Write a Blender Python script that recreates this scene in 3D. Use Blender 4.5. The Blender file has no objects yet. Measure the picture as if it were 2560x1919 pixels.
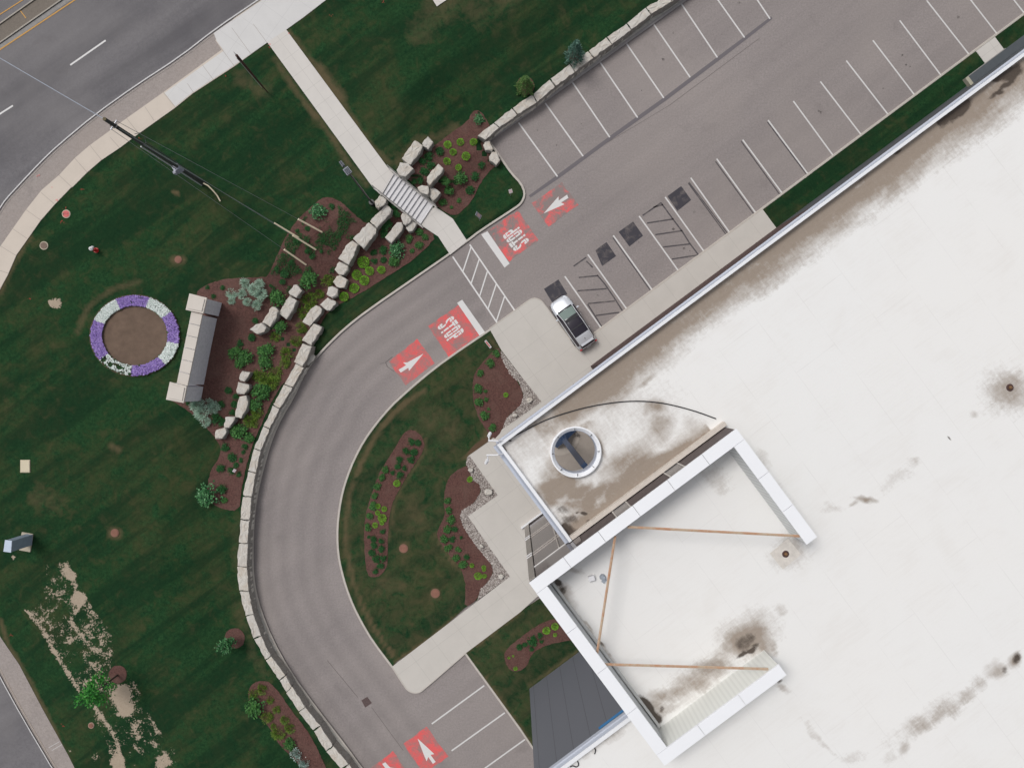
import bpy, bmesh, math, random
import numpy as np
from mathutils import Vector, Matrix
random.seed(7)
rng = np.random.RandomState(11)
sc = bpy.context.scene
COL = sc.collection
H, F, CU, CV = 59.0, 1775.0, 1280.0, 959.5      # camera height (m); survey scale of the site plan
K = 3.16

def P(u, v, z=0.0):
    k = (H - z) / F
    return Vector(((u-CU)*k, -(v-CV)*k, z))
TO = dict(A=(0,0),B=(600,0),C=(1200,0),D=(1860,0),E=(0,450),F=(600,450),G=(1200,450),H=(1860,450),
          I=(0,940),J=(600,940),K=(1200,940),L=(1860,940),M=(0,1419),N=(600,1419),O=(1200,1419),Q=(1860,1419))
def T(t, *pts):
    o = TO[t]
    return [(o[0]+x/K, o[1]+y/K) for x, y in pts]
def T1(t, x, y): return T(t, (x, y))[0]

# ------------------------------------------------------------------ terrain
W = [(2800,-787,1),(1712.7,0,1),(1240,343,1),(1223.7,354,.6),(1257,402,0),(1279,433.5,0),(1303,459,0),(1312,481,0),(1309,497,0),
     (1301,510,0),(1288.6,519.6,0),(1200,577,0),(1168,602,0),(1125,634,0),(1043,690.5,0),(916.5,777.5,0),(862.7,820,0),(826,855,0),(802.5,880,0),
     (776,910,.8),(757,940,1),(733,994,1),(704,1041,1),(682,1089,1),(665,1142.5,1),(647.5,1209,1),(636.4,1272,1),(632,1335.6,1),
     (631,1392.5,1),(633,1440,1),(639,1480,1),(650.6,1523.4,1),(679,1596,1),(726.6,1681.7,1),(796,1776.6,1),(862.7,1862,1),
     (899,1912.7,1),(960,1990,1),(1400,2560,1),(2400,3900,1)]
WA = np.array(W, float)
LOWPOLY = [(w[0], w[1]) for w in W] + [(9000,9000),(9000,-5200)]
STAIRCUT = [(980,430),(1084,508),(1058,548),(1046,557),(953,484)]
def inside(px, py, poly):
    px = np.asarray(px, float); py = np.asarray(py, float)
    r = np.zeros(px.shape, bool); n = len(poly)
    for i in range(n):
        x1, y1 = poly[i]; x2, y2 = poly[(i+1) % n]
        c = ((y1 > py) != (y2 > py))
        with np.errstate(divide='ignore', invalid='ignore'):
            xi = (x2-x1)*(py-y1)/((y2-y1) if y2 != y1 else 1e-9)+x1
        r ^= c & (px < xi)
    return r
def elevs(u, v):
    u = np.asarray(u, float); v = np.asarray(v, float)
    best = np.full(u.shape, 1e12); jj = np.zeros(u.shape)
    for a, b in zip(WA[:-1], WA[1:]):
        dx, dy = b[0]-a[0], b[1]-a[1]
        t = np.clip(((u-a[0])*dx+(v-a[1])*dy)/(dx*dx+dy*dy), 0, 1)
        d = (u-a[0]-t*dx)**2+(v-a[1]-t*dy)**2
        m = d < best
        best = np.where(m, d, best); jj = np.where(m, a[2]+(b[2]-a[2])*t, jj)
    d = np.sqrt(best)
    e = np.clip((d-2.2)/3.5, 0, 1)*.12 + jj*np.clip((d-19)/8, 0, 1) + (1.48-jj)*np.clip((d-112)/122, 0, 1)
    e = np.where(inside(u, v, STAIRCUT), np.minimum(e, -.15), e)
    return np.where(inside(u, v, LOWPOLY), -0.1, e)
def elev(u, v): return float(elevs(np.array([u]), np.array([v]))[0])
def G(u, v, off=0.0):
    return P(u, v, max(elev(u, v), 0)+off)

# ------------------------------------------------------------------ materials
def newmat(name):
    m = bpy.data.materials.new(name); m.use_nodes = True
    nt = m.node_tree; nt.nodes.clear()
    out = nt.nodes.new('ShaderNodeOutputMaterial'); b = nt.nodes.new('ShaderNodeBsdfPrincipled')
    nt.links.new(b.outputs[0], out.inputs[0])
    return m, nt, b
def N(nt, t, **kw):
    n = nt.nodes.new(t)
    for k, v in kw.items():
        if k.startswith('i_'):
            key = k[2:]; n.inputs[int(key) if key.isdigit() else key].default_value = v
        else: setattr(n, k, v)
    return n
def pos(nt): return N(nt, 'ShaderNodeNewGeometry').outputs['Position']
def noise(nt, vec, scale, detail=4, rough=.55, dist=0):
    n = N(nt, 'ShaderNodeTexNoise', i_Scale=scale, i_Detail=detail, i_Roughness=rough, i_Distortion=dist)
    nt.links.new(vec, n.inputs['Vector']); return n.outputs['Fac']
def ramp(nt, fac, stops):
    r = N(nt, 'ShaderNodeValToRGB'); e = r.color_ramp.elements
    while len(e) < len(stops): e.new(.5)
    for x, (p, c) in zip(e, stops):
        x.position = p; x.color = (c, c, c, 1) if isinstance(c, (int, float)) else (*c, 1)
    nt.links.new(fac, r.inputs[0]); return r.outputs[0]
def mix(nt, fac, a, b, mode='MIX'):
    m = N(nt, 'ShaderNodeMix', data_type='RGBA', blend_type=mode)
    for s, v in ((0, fac), (6, a), (7, b)):
        if isinstance(v, (int, float)): m.inputs[s].default_value = v if s == 0 else (v, v, v, 1)
        elif isinstance(v, tuple): m.inputs[s].default_value = (*v, 1)
        else: nt.links.new(v, m.inputs[s])
    return m.outputs[2]
def math_(nt, op, a, b=0.0):
    m = N(nt, 'ShaderNodeMath', operation=op)
    for i, v in enumerate((a, b)):
        if isinstance(v, (int, float)): m.inputs[i].default_value = v
        else: nt.links.new(v, m.inputs[i])
    return m.outputs[0]
def bump(nt, b, h, dist=.02, strength=.5):
    n = N(nt, 'ShaderNodeBump', i_Strength=strength, i_Distance=dist)
    nt.links.new(h, n.inputs['Height']); nt.links.new(n.outputs[0], b.inputs['Normal'])
def attr(nt, name): return N(nt, 'ShaderNodeAttribute', attribute_name=name).outputs['Color']
def rot(nt, vec, ang, sx=1, sy=1, loc=(0,0,0)):
    m = N(nt, 'ShaderNodeMapping'); m.inputs['Rotation'].default_value = (0, 0, ang); m.inputs['Location'].default_value = loc
    nt.links.new(vec, m.inputs[0])
    if sx == 1 and sy == 1: return m.outputs[0]
    m2 = N(nt, 'ShaderNodeMapping'); m2.inputs['Scale'].default_value = (sx, sy, 1)
    nt.links.new(m.outputs[0], m2.inputs[0]); return m2.outputs[0]
MT = {}
def plain(name, c, rough=.7, metal=0, var=.12, scale=3, fine=25, bmp=0.0, bscale=40):
    if name in MT: return MT[name]
    m, nt, b = newmat(name); p = pos(nt)
    lo = tuple(x*(1-var) for x in c); hi = tuple(min(1, x*(1+var)) for x in c)
    c1 = mix(nt, ramp(nt, noise(nt, p, scale, 5), [(.3, 0), (.7, 1)]), lo, hi)
    c2 = mix(nt, .5, c1, mix(nt, noise(nt, p, fine, 3, .7), lo, hi))
    nt.links.new(c2, b.inputs['Base Color'])
    b.inputs['Roughness'].default_value = rough; b.inputs['Metallic'].default_value = metal
    if bmp: bump(nt, b, noise(nt, p, bscale, 5, .7), bmp)
    MT[name] = m; return m

def m_lawn():
    m, nt, b = newmat('mown_grass'); p = pos(nt)
    fine = noise(nt, p, 4.2, 7, .93); mid = noise(nt, p, 1.1, 6, .65, .6); big = noise(nt, p, .16, 4, .55, .8)
    str_ = noise(nt, rot(nt, p, math.radians(-37), .09, .8), .9, 4, .6, .5)
    g1 = mix(nt, ramp(nt, fine, [(.38, 0), (.62, 1)]), (.003, .021, .009), (.026, .08, .028))
    g1 = mix(nt, ramp(nt, mid, [(.35, 0), (.7, 1)]), g1, (.017, .047, .016))
    dry = math_(nt, 'MULTIPLY', ramp(nt, math_(nt, 'ADD', math_(nt, 'MULTIPLY', mid, .5), math_(nt, 'MULTIPLY', big, .6)), [(.5, 0), (.7, 1)]), .6)
    sep = N(nt, 'ShaderNodeSeparateColor'); nt.links.new(attr(nt, 'patch'), sep.inputs[0])
    dryf = math_(nt, 'MULTIPLY', ramp(nt, math_(nt, 'SUBTRACT', math_(nt, 'ADD', sep.outputs[1], math_(nt, 'MULTIPLY', mid, .8)), .35), [(.1, 0), (.75, 1)]), .9)
    c = mix(nt, dry, g1, mix(nt, fine, (.033, .038, .014), (.085, .08, .036)))
    c = mix(nt, ramp(nt, str_, [(.43, 0), (.58, .62)]), c, mix(nt, fine, (.0035, .019, .0085), (.009, .034, .014)))
    c = mix(nt, dryf, c, mix(nt, fine, (.06, .05, .024), (.17, .13, .075)))
    n1 = noise(nt, p, 1.3, 8, .74, .5); n2 = noise(nt, p, 7, 4, .7)
    th = math_(nt, 'ADD', sep.outputs[0], math_(nt, 'SUBTRACT', math_(nt, 'ADD', math_(nt, 'MULTIPLY', n1, 1.3), math_(nt, 'MULTIPLY', n2, .9)), 1.69))
    soil = ramp(nt, math_(nt, 'MULTIPLY', sep.outputs[0], ramp(nt, th, [(.02, 0), (.3, 1)])), [(.03, 0), (.2, 1)])
    c = mix(nt, soil, c, mix(nt, noise(nt, p, 9, 5, .7), (.27, .21, .15), (.5, .42, .33)))
    nt.links.new(c, b.inputs['Base Color']); b.inputs['Roughness'].default_value = .95
    b.inputs['Specular IOR Level'].default_value = .1
    bump(nt, b, fine, .05, .8); MT['mown_grass'] = m; return m
def m_asphalt(name, c, warm, seed=0, streak=-36.7, amt=.25):
    m, nt, b = newmat(name); p = pos(nt)
    grain = noise(nt, p, 6.5, 5, .95); grain2 = noise(nt, p, 2.5, 6, .75)
    lo = tuple(x*.72 for x in c); hi = tuple(x*1.28 for x in c)
    c1 = mix(nt, ramp(nt, grain, [(.36, 0), (.64, 1)]), lo, hi)
    c1 = mix(nt, math_(nt, 'MULTIPLY', grain2, .4), c1, warm)
    st = noise(nt, rot(nt, p, math.radians(streak), .05, .55, (seed, seed, 0)), 1, 5, .6, .2)
    c1 = mix(nt, math_(nt, 'MULTIPLY', ramp(nt, st, [(.35, 0), (.68, 1)]), amt), c1, tuple(x*.72 for x in c))
    bg = noise(nt, p, .12, 4, .5, .5)
    c1 = mix(nt, math_(nt, 'MULTIPLY', ramp(nt, bg, [(.4, 0), (.65, 1)]), .35), c1, warm)
    ink = noise(nt, p, .45, 6, .6, .3)
    c1 = mix(nt, math_(nt, 'MULTIPLY', ramp(nt, ink, [(.6, 0), (.72, 1)]), .14), c1, (.07, .06, .06))
    sp = N(nt, 'ShaderNodeSeparateColor'); nt.links.new(attr(nt, 'patch'), sp.inputs[0])
    c1 = mix(nt, math_(nt, 'MULTIPLY', sp.outputs[2], math_(nt, 'ADD', grain2, .1)), c1, tuple(x*.62 for x in c))
    nt.links.new(c1, b.inputs['Base Color']); b.inputs['Roughness'].default_value = .9
    b.inputs['Specular IOR Level'].default_value = .25
    bump(nt, b, grain, .01, .5); MT[name] = m; return m
def m_concrete(name, c, joint=0.0, ang=0.0, jx=1.6, loc=(0,0,0)):
    m, nt, b = newmat(name); p = pos(nt)
    f = noise(nt, p, 22, 4, .8); g = noise(nt, p, .8, 5, .6, .3)
    c1 = mix(nt, f, tuple(x*.92 for x in c), tuple(min(1, x*1.07) for x in c))
    c1 = mix(nt, math_(nt, 'MULTIPLY', ramp(nt, g, [(.4, 0), (.75, 1)]), .3), c1, tuple(x*.8 for x in c))
    if joint:
        r = rot(nt, p, ang, 1, 1, loc)
        s = N(nt, 'ShaderNodeSeparateXYZ'); nt.links.new(r, s.inputs[0])
        ms = []
        for o in (s.outputs[0], s.outputs[1]):
            fr = math_(nt, 'FRACT', math_(nt, 'DIVIDE', o, jx))
            ms.append(math_(nt, 'LESS_THAN', math_(nt, 'MULTIPLY', fr, jx), .022))
        j = math_(nt, 'MAXIMUM', ms[0], ms[1])
        c1 = mix(nt, math_(nt, 'MULTIPLY', j, joint), c1, tuple(x*.35 for x in c))
    nt.links.new(c1, b.inputs['Base Color']); b.inputs['Roughness'].default_value = .85
    b.inputs['Specular IOR Level'].default_value = .2
    bump(nt, b, f, .005, .4); MT[name] = m; return m
def m_mulch():
    m, nt, b = newmat('bark_mulch'); p = pos(nt)
    v = N(nt, 'ShaderNodeTexVoronoi', i_Scale=9.0); nt.links.new(rot(nt, p, .6, 1, 1), v.inputs['Vector'])
    f = noise(nt, p, 7, 6, .9); g = noise(nt, p, .9, 5, .6, .5)
    c = mix(nt, ramp(nt, f, [(.36, 0), (.64, 1)]), (.035, .013, .011), (.19, .088, .07))
    c = mix(nt, .35, c, mix(nt, v.outputs['Color'], (.05, .021, .018), (.125, .06, .05)))
    c = mix(nt, math_(nt, 'MULTIPLY', ramp(nt, g, [(.45, 0), (.7, 1)]), .5), c, (.14, .082, .065))
    nt.links.new(c, b.inputs['Base Color']); b.inputs['Roughness'].default_value = .95
    bump(nt, b, f, .05, .8); MT['bark_mulch'] = m; return m
def m_gravel():
    m, nt, b = newmat('river_gravel'); p = pos(nt)
    v = N(nt, 'ShaderNodeTexVoronoi', i_Scale=11.0); nt.links.new(p, v.inputs['Vector'])
    g = N(nt, 'ShaderNodeSeparateColor'); nt.links.new(v.outputs['Color'], g.inputs[0])
    c = ramp(nt, g.outputs[0], [(0, (.12, .1, .09)), (.4, (.3, .27, .24)), (.7, (.45, .4, .36)), (1, (.66, .6, .55))])
    c = mix(nt, ramp(nt, v.outputs['Distance'], [(.25, 0), (.6, 1)]), c, (.15, .12, .11))
    nt.links.new(c, b.inputs['Base Color']); b.inputs['Roughness'].default_value = .8
    bump(nt, b, v.outputs['Distance'], .05, .8); MT['river_gravel'] = m; return m
def m_stone(name='limestone', c=(.60, .565, .51)):
    m, nt, b = newmat(name); p = pos(nt)
    f = noise(nt, p, 6.5, 6, .85); g = noise(nt, p, 1.6, 6, .75, .8)
    oi = N(nt, 'ShaderNodeObjectInfo').outputs['Random']
    c1 = mix(nt, f, tuple(x*.66 for x in c), tuple(min(1, x*1.2) for x in c))
    c1 = mix(nt, math_(nt, 'MULTIPLY', ramp(nt, g, [(.46, 0), (.68, 1)]), .6), c1, (.42, .32, .22))
    c1 = mix(nt, math_(nt, 'MULTIPLY', oi, .3), c1, (.52, .51, .5))
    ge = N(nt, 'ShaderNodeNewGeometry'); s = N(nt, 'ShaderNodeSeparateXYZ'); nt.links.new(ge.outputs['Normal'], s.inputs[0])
    side_shade = ramp(nt, s.outputs[2], [(.35, 1), (.75, 0)])     # shade of the steep sides painted into the stone colour, greyer than the top
    c1 = mix(nt, math_(nt, 'MULTIPLY', side_shade, .75), c1, mix(nt, ramp(nt, f, [(.35, 0), (.65, 1)]), (.13, .125, .115), (.36, .345, .32)))
    nt.links.new(c1, b.inputs['Base Color']); b.inputs['Roughness'].default_value = .9
    bump(nt, b, mix(nt, .5, f, g), .08, .7); MT[name] = m; return m
def m_leaf(name, dark, mid, light, rough=.65):
    m, nt, b = newmat(name)
    r = N(nt, 'ShaderNodeNewGeometry').outputs['Random Per Island']
    c = ramp(nt, r, [(0, dark), (.45, mid), (1, light)])
    n = noise(nt, pos(nt), 3.0, 4, .6)
    c = mix(nt, math_(nt, 'MULTIPLY', ramp(nt, n, [(.45, 0), (.7, 1)]), .35), c, dark)
    nt.links.new(c, b.inputs['Base Color']); b.inputs['Roughness'].default_value = rough
    b.inputs['Specular IOR Level'].default_value = .3
    MT[name] = m; return m
def m_paint(name, c, under, lo=.48, hi=.6, scale=1.6, dirt=.12):
    m, nt, b = newmat(name); p = pos(nt)
    n = math_(nt, 'ADD', math_(nt, 'MULTIPLY', noise(nt, p, scale, 6, .7, .5), .75), math_(nt, 'MULTIPLY', noise(nt, p, 14, 4, .8), .25))
    wear = ramp(nt, n, [(lo, 0), (hi, 1)])
    f = noise(nt, p, 8, 5, .85)
    c1 = mix(nt, f, tuple(x*(1-dirt) for x in c), tuple(min(1, x*1.05) for x in c))
    c1 = mix(nt, wear, c1, mix(nt, f, tuple(x*.85 for x in under), tuple(x*1.12 for x in under)))
    nt.links.new(c1, b.inputs['Base Color']); b.inputs['Roughness'].default_value = .75
    b.inputs['Specular IOR Level'].default_value = .2
    MT[name] = m; return m
BANG = math.atan2(.5967, .8025)
def m_roof():
    m, nt, b = newmat('roof_membrane'); p = pos(nt)
    sep = N(nt, 'ShaderNodeSeparateColor'); nt.links.new(attr(nt, 'stain'), sep.inputs[0])
    f = noise(nt, p, 3.5, 8, .75, .4); g = noise(nt, p, 7, 6, .85); big = noise(nt, p, .35, 5, .6, .6)
    st = noise(nt, rot(nt, p, -BANG, .35, 4.5), 1.4, 5, .7, .3); st2 = noise(nt, rot(nt, p, -BANG, 5, .4), 1.2, 5, .7, .3)
    base = mix(nt, g, (.76, .755, .74), (.835, .83, .815))
    base = mix(nt, math_(nt, 'MULTIPLY', ramp(nt, big, [(.4, 0), (.75, 1)]), .3), base, (.77, .755, .735))
    r = rot(nt, p, -BANG, 1, 1, (.4, .9, 0)); s = N(nt, 'ShaderNodeSeparateXYZ'); nt.links.new(r, s.inputs[0])
    fx = math_(nt, 'LESS_THAN', math_(nt, 'MULTIPLY', math_(nt, 'FRACT', math_(nt, 'DIVIDE', s.outputs[0], 3.05)), 3.05), .05)
    row = math_(nt, 'FLOOR', math_(nt, 'DIVIDE', s.outputs[0], 3.05))
    yy = math_(nt, 'ADD', s.outputs[1], math_(nt, 'MULTIPLY', math_(nt, 'SINE', math_(nt, 'MULTIPLY', row, 9.7)), 6.0))
    fy = math_(nt, 'LESS_THAN', math_(nt, 'MULTIPLY', math_(nt, 'FRACT', math_(nt, 'DIVIDE', yy, 15.2)), 15.2), .05)
    seam = math_(nt, 'MULTIPLY', math_(nt, 'MAXIMUM', fx, fy), ramp(nt, noise(nt, p, .5, 3), [(.4, .1), (.6, 1)]))
    base = mix(nt, math_(nt, 'MULTIPLY', seam, .13), base, (.35, .33, .32))
    base = mix(nt, math_(nt, 'MULTIPLY', ramp(nt, noise(nt, p, .07, 3, .5), [(.4, 0), (.62, 1)]), .25), base, (.82, .795, .76))
    base = mix(nt, math_(nt, 'MULTIPLY', ramp(nt, math_(nt, 'ADD', math_(nt, 'MULTIPLY', st, .5), math_(nt, 'MULTIPLY', big, .5)), [(.5, 0), (.68, 1)]), .16), base, (.62, .58, .53))
    def thr(ch, lo, hi, k1=.5):
        # stains break up along the membrane laps
        t = math_(nt, 'ADD', ch, math_(nt, 'SUBTRACT', math_(nt, 'ADD', math_(nt, 'MULTIPLY', f, .75), math_(nt, 'ADD', math_(nt, 'MULTIPLY', st, .35), math_(nt, 'MULTIPLY', st2, .3))), .7))
        return math_(nt, 'MULTIPLY', ramp(nt, t, [(lo, 0), (hi, 1)]), ramp(nt, ch, [(.02, 0), (.12, 1)]))
    br = thr(sep.outputs[0], .12, .95)
    c = mix(nt, math_(nt, 'MULTIPLY', br, .95), base, mix(nt, math_(nt, 'MULTIPLY', st, g), (.23, .175, .13), (.43, .37, .31)))
    gy = thr(sep.outputs[2], .1, 1.1)
    c = mix(nt, math_(nt, 'MULTIPLY', gy, .85), c, mix(nt, g, (.20, .155, .12), (.40, .335, .275)))
    bk = thr(sep.outputs[1], .38, .95)
    c = mix(nt, math_(nt, 'MULTIPLY', bk, .95), c, mix(nt, g, (.022, .016, .013), (.12, .092, .072)))
    nt.links.new(c, b.inputs['Base Color']); b.inputs['Roughness'].default_value = .7
    b.inputs['Specular IOR Level'].default_value = .3
    MT['roof_membrane'] = m; return m
def m_rib(name, c, period, ang, dark=.75, rough=.5):
    m, nt, b = newmat(name); p = pos(nt)
    s = N(nt, 'ShaderNodeSeparateXYZ'); nt.links.new(rot(nt, p, ang), s.inputs[0])
    t = math_(nt, 'FRACT', math_(nt, 'DIVIDE', s.outputs[0], period))
    k = ramp(nt, t, [(0, dark), (.12, 1), (.55, 1), (.7, dark)] if period < 1 else [(0, dark), (.018, dark), (.022, 1), (1, 1)])
    c1 = mix(nt, 1.0, c, k, 'MULTIPLY'); nt.links.new(c1, b.inputs['Base Color'])
    b.inputs['Roughness'].default_value = rough; MT[name] = m; return m

LAWN = m_lawn(); MULCH = m_mulch(); GRAVEL = m_gravel(); STONE = m_stone()
ASPH = m_asphalt('lot_asphalt', (.272, .243, .238), (.345, .305, .285), 3, -36.7, .42)
ROADM = m_asphalt('road_asphalt', (.138, .132, .142), (.25, .237, .235), 9, -35, .8)
STRIPM = m_asphalt('worn_asphalt_strip', (.32, .285, .27), (.36, .305, .27), 5, -35, .3)
CONC = m_concrete('concrete_walk', (.62, .59, .555), .35, -BANG, 1.52)
CONCP = m_concrete('concrete_plaza', (.56, .53, .49), .3, -BANG, 2.2, (.3, .5, 0))
KERB = plain('kerb_concrete', (.50, .46, .415), .9, 0, .14, 2, 25, .004)
ROOFM = m_roof()
WHITE_PAINT = m_paint('white_road_paint', (.70, .69, .68), (.3, .27, .26), .66, .82, 3)
THIN_PAINT = m_paint('white_line_paint', (.66, .65, .64), (.3, .27, .26), .6, .8, 3)
RED_PAINT = m_paint('red_road_paint', (.82, .135, .135), (.29, .2, .19), .42, .6, 1.0, .3)
RED_WORN = m_paint('red_road_paint_worn', (.82, .14, .14), (.25, .21, .2), .42, .54, .8, .25)
BLACK_PAINT = m_paint('black_cover_paint', (.06, .057, .068), (.16, .14, .135), .5, .66, 1.5)
BLACK_THIN = m_paint('black_cover_line', (.09, .082, .088), (.2, .175, .165), .5, .68, 1.5)
WHITE_CAP = plain('white_coping_metal', (.85, .86, .885), .45, 0, .03, .6, 10)
BLUE_FLASH = plain('blue_grey_flashing', (.50, .535, .62), .4, 0, .08, .8, 14)
STEEL_GREY = plain('galvanised_steel', (.36, .38, .42), .45, .6, .15, 3, 20)
WHITE_METAL = plain('white_metal', (.78, .78, .80), .4, 0, .04)
BLACKM = plain('black_rubber', (.018, .018, .022), .6)

# ------------------------------------------------------------------ object helpers
def tag(o, label=None, cat=None, group=None, kind=None):
    if label: o['label'] = label
    if cat: o['category'] = cat
    if group: o['group'] = group
    if kind: o['kind'] = kind
    return o
def obj(name, bm, mats, parent=None, loc=None, smooth=False):
    me = bpy.data.meshes.new(name)
    if loc is not None: bmesh.ops.translate(bm, vec=-Vector(loc), verts=bm.verts)
    bm.normal_update(); bm.to_mesh(me); bm.free()
    for m in (mats if isinstance(mats, (list, tuple)) else [mats]): me.materials.append(m)
    if smooth: me.polygons.foreach_set('use_smooth', [True]*len(me.polygons))
    o = bpy.data.objects.new(name, me); COL.objects.link(o)
    if loc is not None: o.location = loc
    if parent is not None:
        o.parent = parent; w = Vector((0, 0, 0)); a = parent
        while a is not None: w += Vector(a.location); a = a.parent
        o.location = (Vector(loc) if loc is not None else Vector((0, 0, 0)))-w
    return o
def empty(name, loc, label=None, cat=None, group=None):
    o = bpy.data.objects.new(name, None); COL.objects.link(o); o.location = loc; o.empty_display_size = .3
    return tag(o, label, cat, group)
def prism(bm, base, top):
    """base, top: matching vertex rings"""
    a = [bm.verts.new(p) for p in base]; b = [bm.verts.new(p) for p in top]; n = len(a)
    fs = [bm.faces.new(b)]; fs.append(bm.faces.new(list(reversed(a))))
    for i in range(n): fs.append(bm.faces.new((a[i], a[(i+1) % n], b[(i+1) % n], b[i])))
    return fs
def ccw(pts):
    s = sum(pts[i][0]*pts[(i+1) % len(pts)][1]-pts[(i+1) % len(pts)][0]*pts[i][1] for i in range(len(pts)))
    return list(reversed(pts)) if s > 0 else list(pts)     # pixel y points down
def box(bm, c, s, rz=0, rot3=None):
    m = Matrix.Translation(c) @ (rot3 if rot3 is not None else Matrix.Rotation(rz, 4, 'Z')) @ Matrix.Diagonal((s[0], s[1], s[2], 1))
    return bmesh.ops.create_cube(bm, size=1, matrix=m)['verts']
def tube(bm, pts, r, seg=8, r2=None):
    pts = [Vector(p) for p in pts]; rings = []
    for i, p in enumerate(pts):
        d = (pts[min(i+1, len(pts)-1)]-pts[max(i-1, 0)]).normalized()
        x = d.cross(Vector((0, 0, 1)))
        if x.length < .05: x = d.cross(Vector((0, 1, 0)))
        x.normalize(); y = d.cross(x)
        rr = r if r2 is None else r+(r2-r)*i/(len(pts)-1)
        rings.append([bm.verts.new(p+x*math.cos(a)*rr+y*math.sin(a)*rr) for a in [2*math.pi*k/seg for k in range(seg)]])
    for a, b in zip(rings[:-1], rings[1:]):
        for k in range(seg): bm.faces.new((a[k], a[(k+1) % seg], b[(k+1) % seg], b[k]))
    bm.faces.new(list(reversed(rings[0]))); bm.faces.new(rings[-1])
def sheet(name, poly, mat, z=0.0, drape=False, wear=False, off=0.0, cell=16, label=None, parent=None, kind='structure', skirt=0.0):
    poly = ccw(poly); bm = bmesh.new()
    f = bm.faces.new([bm.verts.new((u, v, 0)) for u, v in poly])
    if drape or wear:
        us = [p[0] for p in poly]; vs = [p[1] for p in poly]
        for ax, lo, hi in ((0, min(us), max(us)), (1, min(vs), max(vs))):
            x = math.ceil(lo/cell)*cell
            while x < hi:
                co = [0, 0, 0]; no = [0, 0, 0]; co[ax] = x; no[ax] = 1
                bmesh.ops.bisect_plane(bm, geom=list(bm.verts)+list(bm.edges)+list(bm.faces), plane_co=co, plane_no=no, dist=1e-4)
                x += cell
    bmesh.ops.triangulate(bm, faces=list(bm.faces))
    vs = list(bm.verts); uv = np.array([[w.co.x, w.co.y] for w in vs])
    zs = np.maximum(elevs(uv[:, 0], uv[:, 1]), 0)+off if drape else np.full(len(vs), z)
    if skirt:
        bm.edges.ensure_lookup_table(); ring = [e for e in bm.edges if e.is_boundary]
    for w, zz in zip(vs, zs): w.co = P(w.co.x, w.co.y, float(zz))
    if skirt:
        r = bmesh.ops.extrude_edge_only(bm, edges=ring)
        for w in [g for g in r['geom'] if isinstance(g, bmesh.types.BMVert)]: w.co.z -= skirt
    bm.normal_update()
    up = sum(f.normal.z*f.calc_area() for f in bm.faces)
    if up < 0: bmesh.ops.reverse_faces(bm, faces=list(bm.faces))
    o = obj(name, bm, mat, parent)
    if wear:
        me = o.data; co = np.zeros(len(me.vertices)*3); me.vertices.foreach_get('co', co); co = co.reshape(-1, 3)
        k = F/(H-co[:, 2]); c = np.ones((len(co), 4), np.float32); c[:, :3] = lawn_attr(co[:, 0]*k+CU, -co[:, 1]*k+CV, True)
        me.color_attributes.new('patch', 'FLOAT_COLOR', 'POINT').data.foreach_set('color', c.ravel())
    if parent is None: tag(o, label, None, None, kind)
    return o
def offs(poly, w):
    out = []
    n = len(poly)
    for i in range(n):
        a = poly[max(i-1, 0)]; b = poly[min(i+1, n-1)]
        dx, dy = b[0]-a[0], b[1]-a[1]; l = math.hypot(dx, dy) or 1
        out.append((poly[i][0]-dy/l*w, poly[i][1]+dx/l*w))
    return out
def smooth(poly, it=2):
    for _ in range(it):
        q = [poly[0]]
        for a, b in zip(poly[:-1], poly[1:]):
            q.append((a[0]*.75+b[0]*.25, a[1]*.75+b[1]*.25)); q.append((a[0]*.25+b[0]*.75, a[1]*.25+b[1]*.75))
        q.append(poly[-1]); poly = q
    return poly
def smoothc(poly, it=2):
    for _ in range(it):
        q = []
        for i in range(len(poly)):
            a = poly[i]; b = poly[(i+1) % len(poly)]
            q.append((a[0]*.75+b[0]*.25, a[1]*.75+b[1]*.25)); q.append((a[0]*.25+b[0]*.75, a[1]*.25+b[1]*.75))
        poly = q
    return poly
def strip(bm, poly, w, z0, z1):
    """raised strip (kerb): half width w px, from z0 to z1"""
    L = offs(poly, -w); R = offs(poly, w)
    a = [[bm.verts.new(P(*L[i], z0)), bm.verts.new(P(*L[i], z1-.02)), bm.verts.new(P(L[i][0]*.85+R[i][0]*.15, L[i][1]*.85+R[i][1]*.15, z1)),
          bm.verts.new(P(L[i][0]*.15+R[i][0]*.85, L[i][1]*.15+R[i][1]*.85, z1)), bm.verts.new(P(*R[i], z1-.02)), bm.verts.new(P(*R[i], z0))] for i in range(len(poly))]
    for p, q in zip(a[:-1], a[1:]):
        for k in range(5): bm.faces.new((p[k], p[k+1], q[k+1], q[k]))
    for e in (a[0], a[-1]): bm.faces.new(e)
    bmesh.ops.recalc_face_normals(bm, faces=list(bm.faces))
def kerb(name, poly, w=2.6, z0=-.1, z1=.15, mat=KERB, it=1):
    bm = bmesh.new(); strip(bm, smooth(poly, it), w, z0, z1); return tag(obj(name, bm, mat), None, None, None, 'structure')
def flat(name, polys, mat, z, label=None):
    bm = bmesh.new()
    for poly in polys:
        f = bm.faces.new([bm.verts.new(P(u, v, z)) for u, v in ccw(poly)]); f.normal_update()
        if f.normal.z < 0: f.normal_flip()
    bmesh.ops.triangulate(bm, faces=list(bm.faces))
    return tag(obj(name, bm, mat), label, None, None, 'structure')
def line(a, b, w):
    dx, dy = b[0]-a[0], b[1]-a[1]; l = math.hypot(dx, dy); nx, ny = -dy/l*w/2, dx/l*w/2
    return [(a[0]+nx, a[1]+ny), (b[0]+nx, b[1]+ny), (b[0]-nx, b[1]-ny), (a[0]-nx, a[1]-ny)]

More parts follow.
